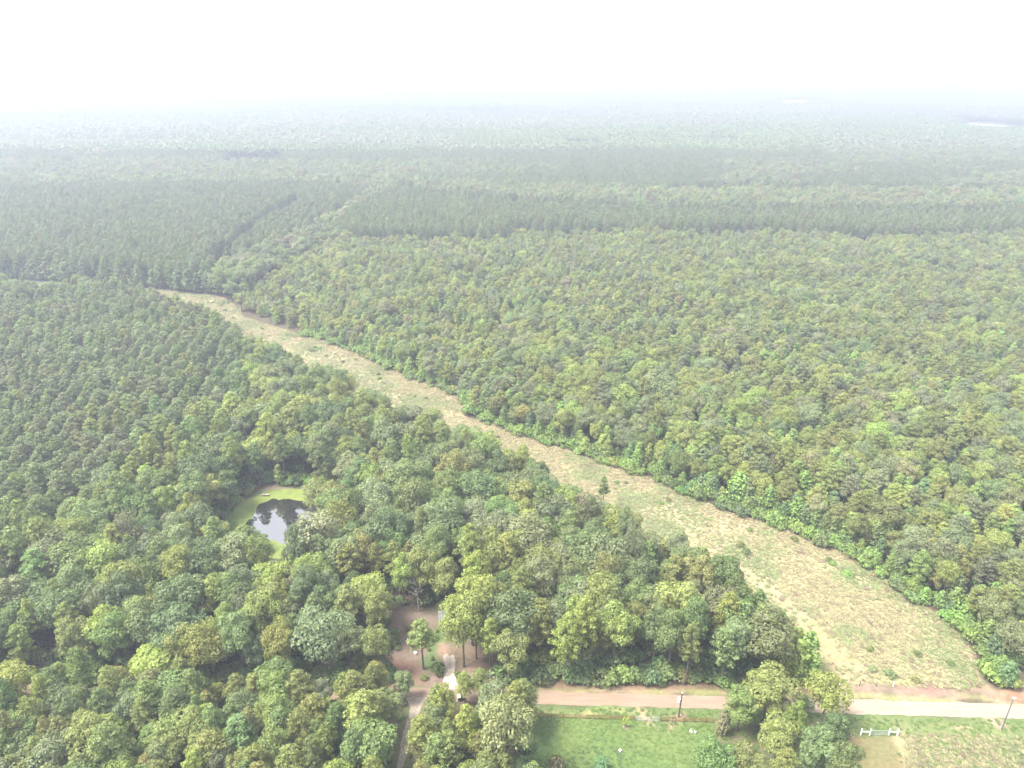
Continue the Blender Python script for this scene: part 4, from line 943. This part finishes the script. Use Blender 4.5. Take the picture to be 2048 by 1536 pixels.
for q, (bx, by, lab) in enumerate(((1382, 1465, "white garden chair on the lawn, nearer the wooden gate"), (1390, 1466, "white garden chair on the lawn, nearer the tree clump"))):
    x, y = P(bx, by); t = thing("garden_chair", lab, "chair", (x, y, 0), .5 + q * 2.2, "white garden chairs on the lawn"); t.scale = (.75, .75, .75)
    part("seat", lambda bm: bm_box(bm, (0, 0, .42), (.5, .5, .04)), M_WHITE, t); part("backrest", lambda bm: bm_box(bm, (0, .25, .72), (.5, .04, .55)), M_WHITE, t)
    for a1 in (-.22, .22):
        for b1 in (-.22, .22): part("leg", lambda bm: bm_box(bm, (a1, b1, .2), (.05, .05, .4)), M_WHITE, t)
x, y = P(531, 989); o = part("pale_board", lambda bm: (bm_box(bm, (0, 0, .1), (2.0, .7, .09)), bm_box(bm, (0, .3, .17), (2.0, .06, .08))), M_PALEBARK, None, (x, y, -.1)); o["label"] = "pale board lying on the far bank of the pond"; o["category"] = "board"
# young two-stemmed tree with a ring of soil, and the drooping plant on the lawn
x, y = P(1251, 1455); t = thing("young_tree", "young two-stemmed yellow-green tree in a soil ring on the lawn", "young tree", (x, y, 0))
part("soil_ring", lambda bm: bm_cyl(bm, (0, 0, .0), (0, 0, .08), .62, .4, 20), plain("bare_soil", (.19, .125, .10), (.15, .10, .08), 4), t)
for q in (-.3, .3):
    tv, tf = tube([(q * .3, 0, 0), (q, 0, 1.0), (q * 1.5, 0, 2.3)], [.035, .025, .01], 6); mesh_obj("stem", fast_mesh("stem", tv, tf, M_PALEBARK), t)
rg = np.random.default_rng(5); cen = np.concatenate([np.stack([rg.normal(q * 1.5, .16, 150), rg.normal(0, .18, 150), rg.uniform(.9, 2.7, 150)], 1) for q in (-.3, .3)])
v, f = leaves(cen, rdir(300, rg) + [0, 0, .4], np.full(300, .2), .7, rg); c = mesh_obj("crown", fast_mesh("young_crown", v, f, M_LEAF), t); c["tint"] = [.26, .32, .07]
x, y = P(1203, 1542); t = thing("drooping_plant", "dark green plant with arching narrow leaves low on the lawn", "plant", (x, y, 0))
V_, F_ = [], []; rg = np.random.default_rng(8)
for s_ in range(7):
    an0 = s_ * .9; ba = np.array([math.cos(an0) * .5, math.sin(an0) * .5, 0]) * (s_ > 0)
    topz = rg.uniform(1.6, 2.8); mesh = tube([ba, ba * 1.1 + [0, 0, topz]], [.05, .03], 6); mesh_obj("stem", fast_mesh("stem", *mesh, M_BARK), t)
    for i in range(26):
        o_ = rg.random() * 6.283; L_ = rg.uniform(.9, 1.5); z0 = topz * rg.uniform(.55, 1); dr = np.array([math.cos(o_), math.sin(o_), 0]); w = np.array([-math.sin(o_), math.cos(o_), 0]) * .09; b0 = ba * 1.1 + [0, 0, z0]
        pts_ = [b0, b0 + dr * L_ * .4 + [0, 0, .35], b0 + dr * L_ * .8 + [0, 0, .2], b0 + dr * L_ + [0, 0, -.35]]; ws = [.4, 1, .8, .1]; a0 = len(V_)
        for p_, ww in zip(pts_, ws): V_ += [p_ - w * ww, p_ + w * ww]
        F_ += [(a0 + 2 * j, a0 + 2 * j + 1, a0 + 2 * j + 3, a0 + 2 * j + 2) for j in range(3)]
c = mesh_obj("foliage", fast_mesh("drooping_leaves", V_, F_, M_LEAF), t); c["tint"] = [.075, .15, .06]

# ------------------------------------------------------------------ haze: the humid air itself
hm = bpy.data.materials.new("haze_air"); hm.use_nodes = True; nt = hm.node_tree; nt.nodes.clear()
out = nt.nodes.new("ShaderNodeOutputMaterial"); pv = nt.nodes.new("ShaderNodeVolumePrincipled")
pv.inputs["Color"].default_value = (.425, .450, .57, 1); pv.inputs["Density"].default_value = HAZE_DENSITY; pv.inputs["Anisotropy"].default_value = .3
nt.links.new(pv.outputs[0], out.inputs["Volume"])
o = part("haze", lambda bm: bm_box(bm, (0, 3700, (H + 8 - 3) / 2), (18400, 11400, H + 8 + 3)), hm); o["kind"] = "stuff"; o["label"] = "pale humid haze over the whole forest"
print("trees", len(rows), "individual", len(indiv), {k_: sum(1 for r in rows if r[0] == k_) for k_ in KID})
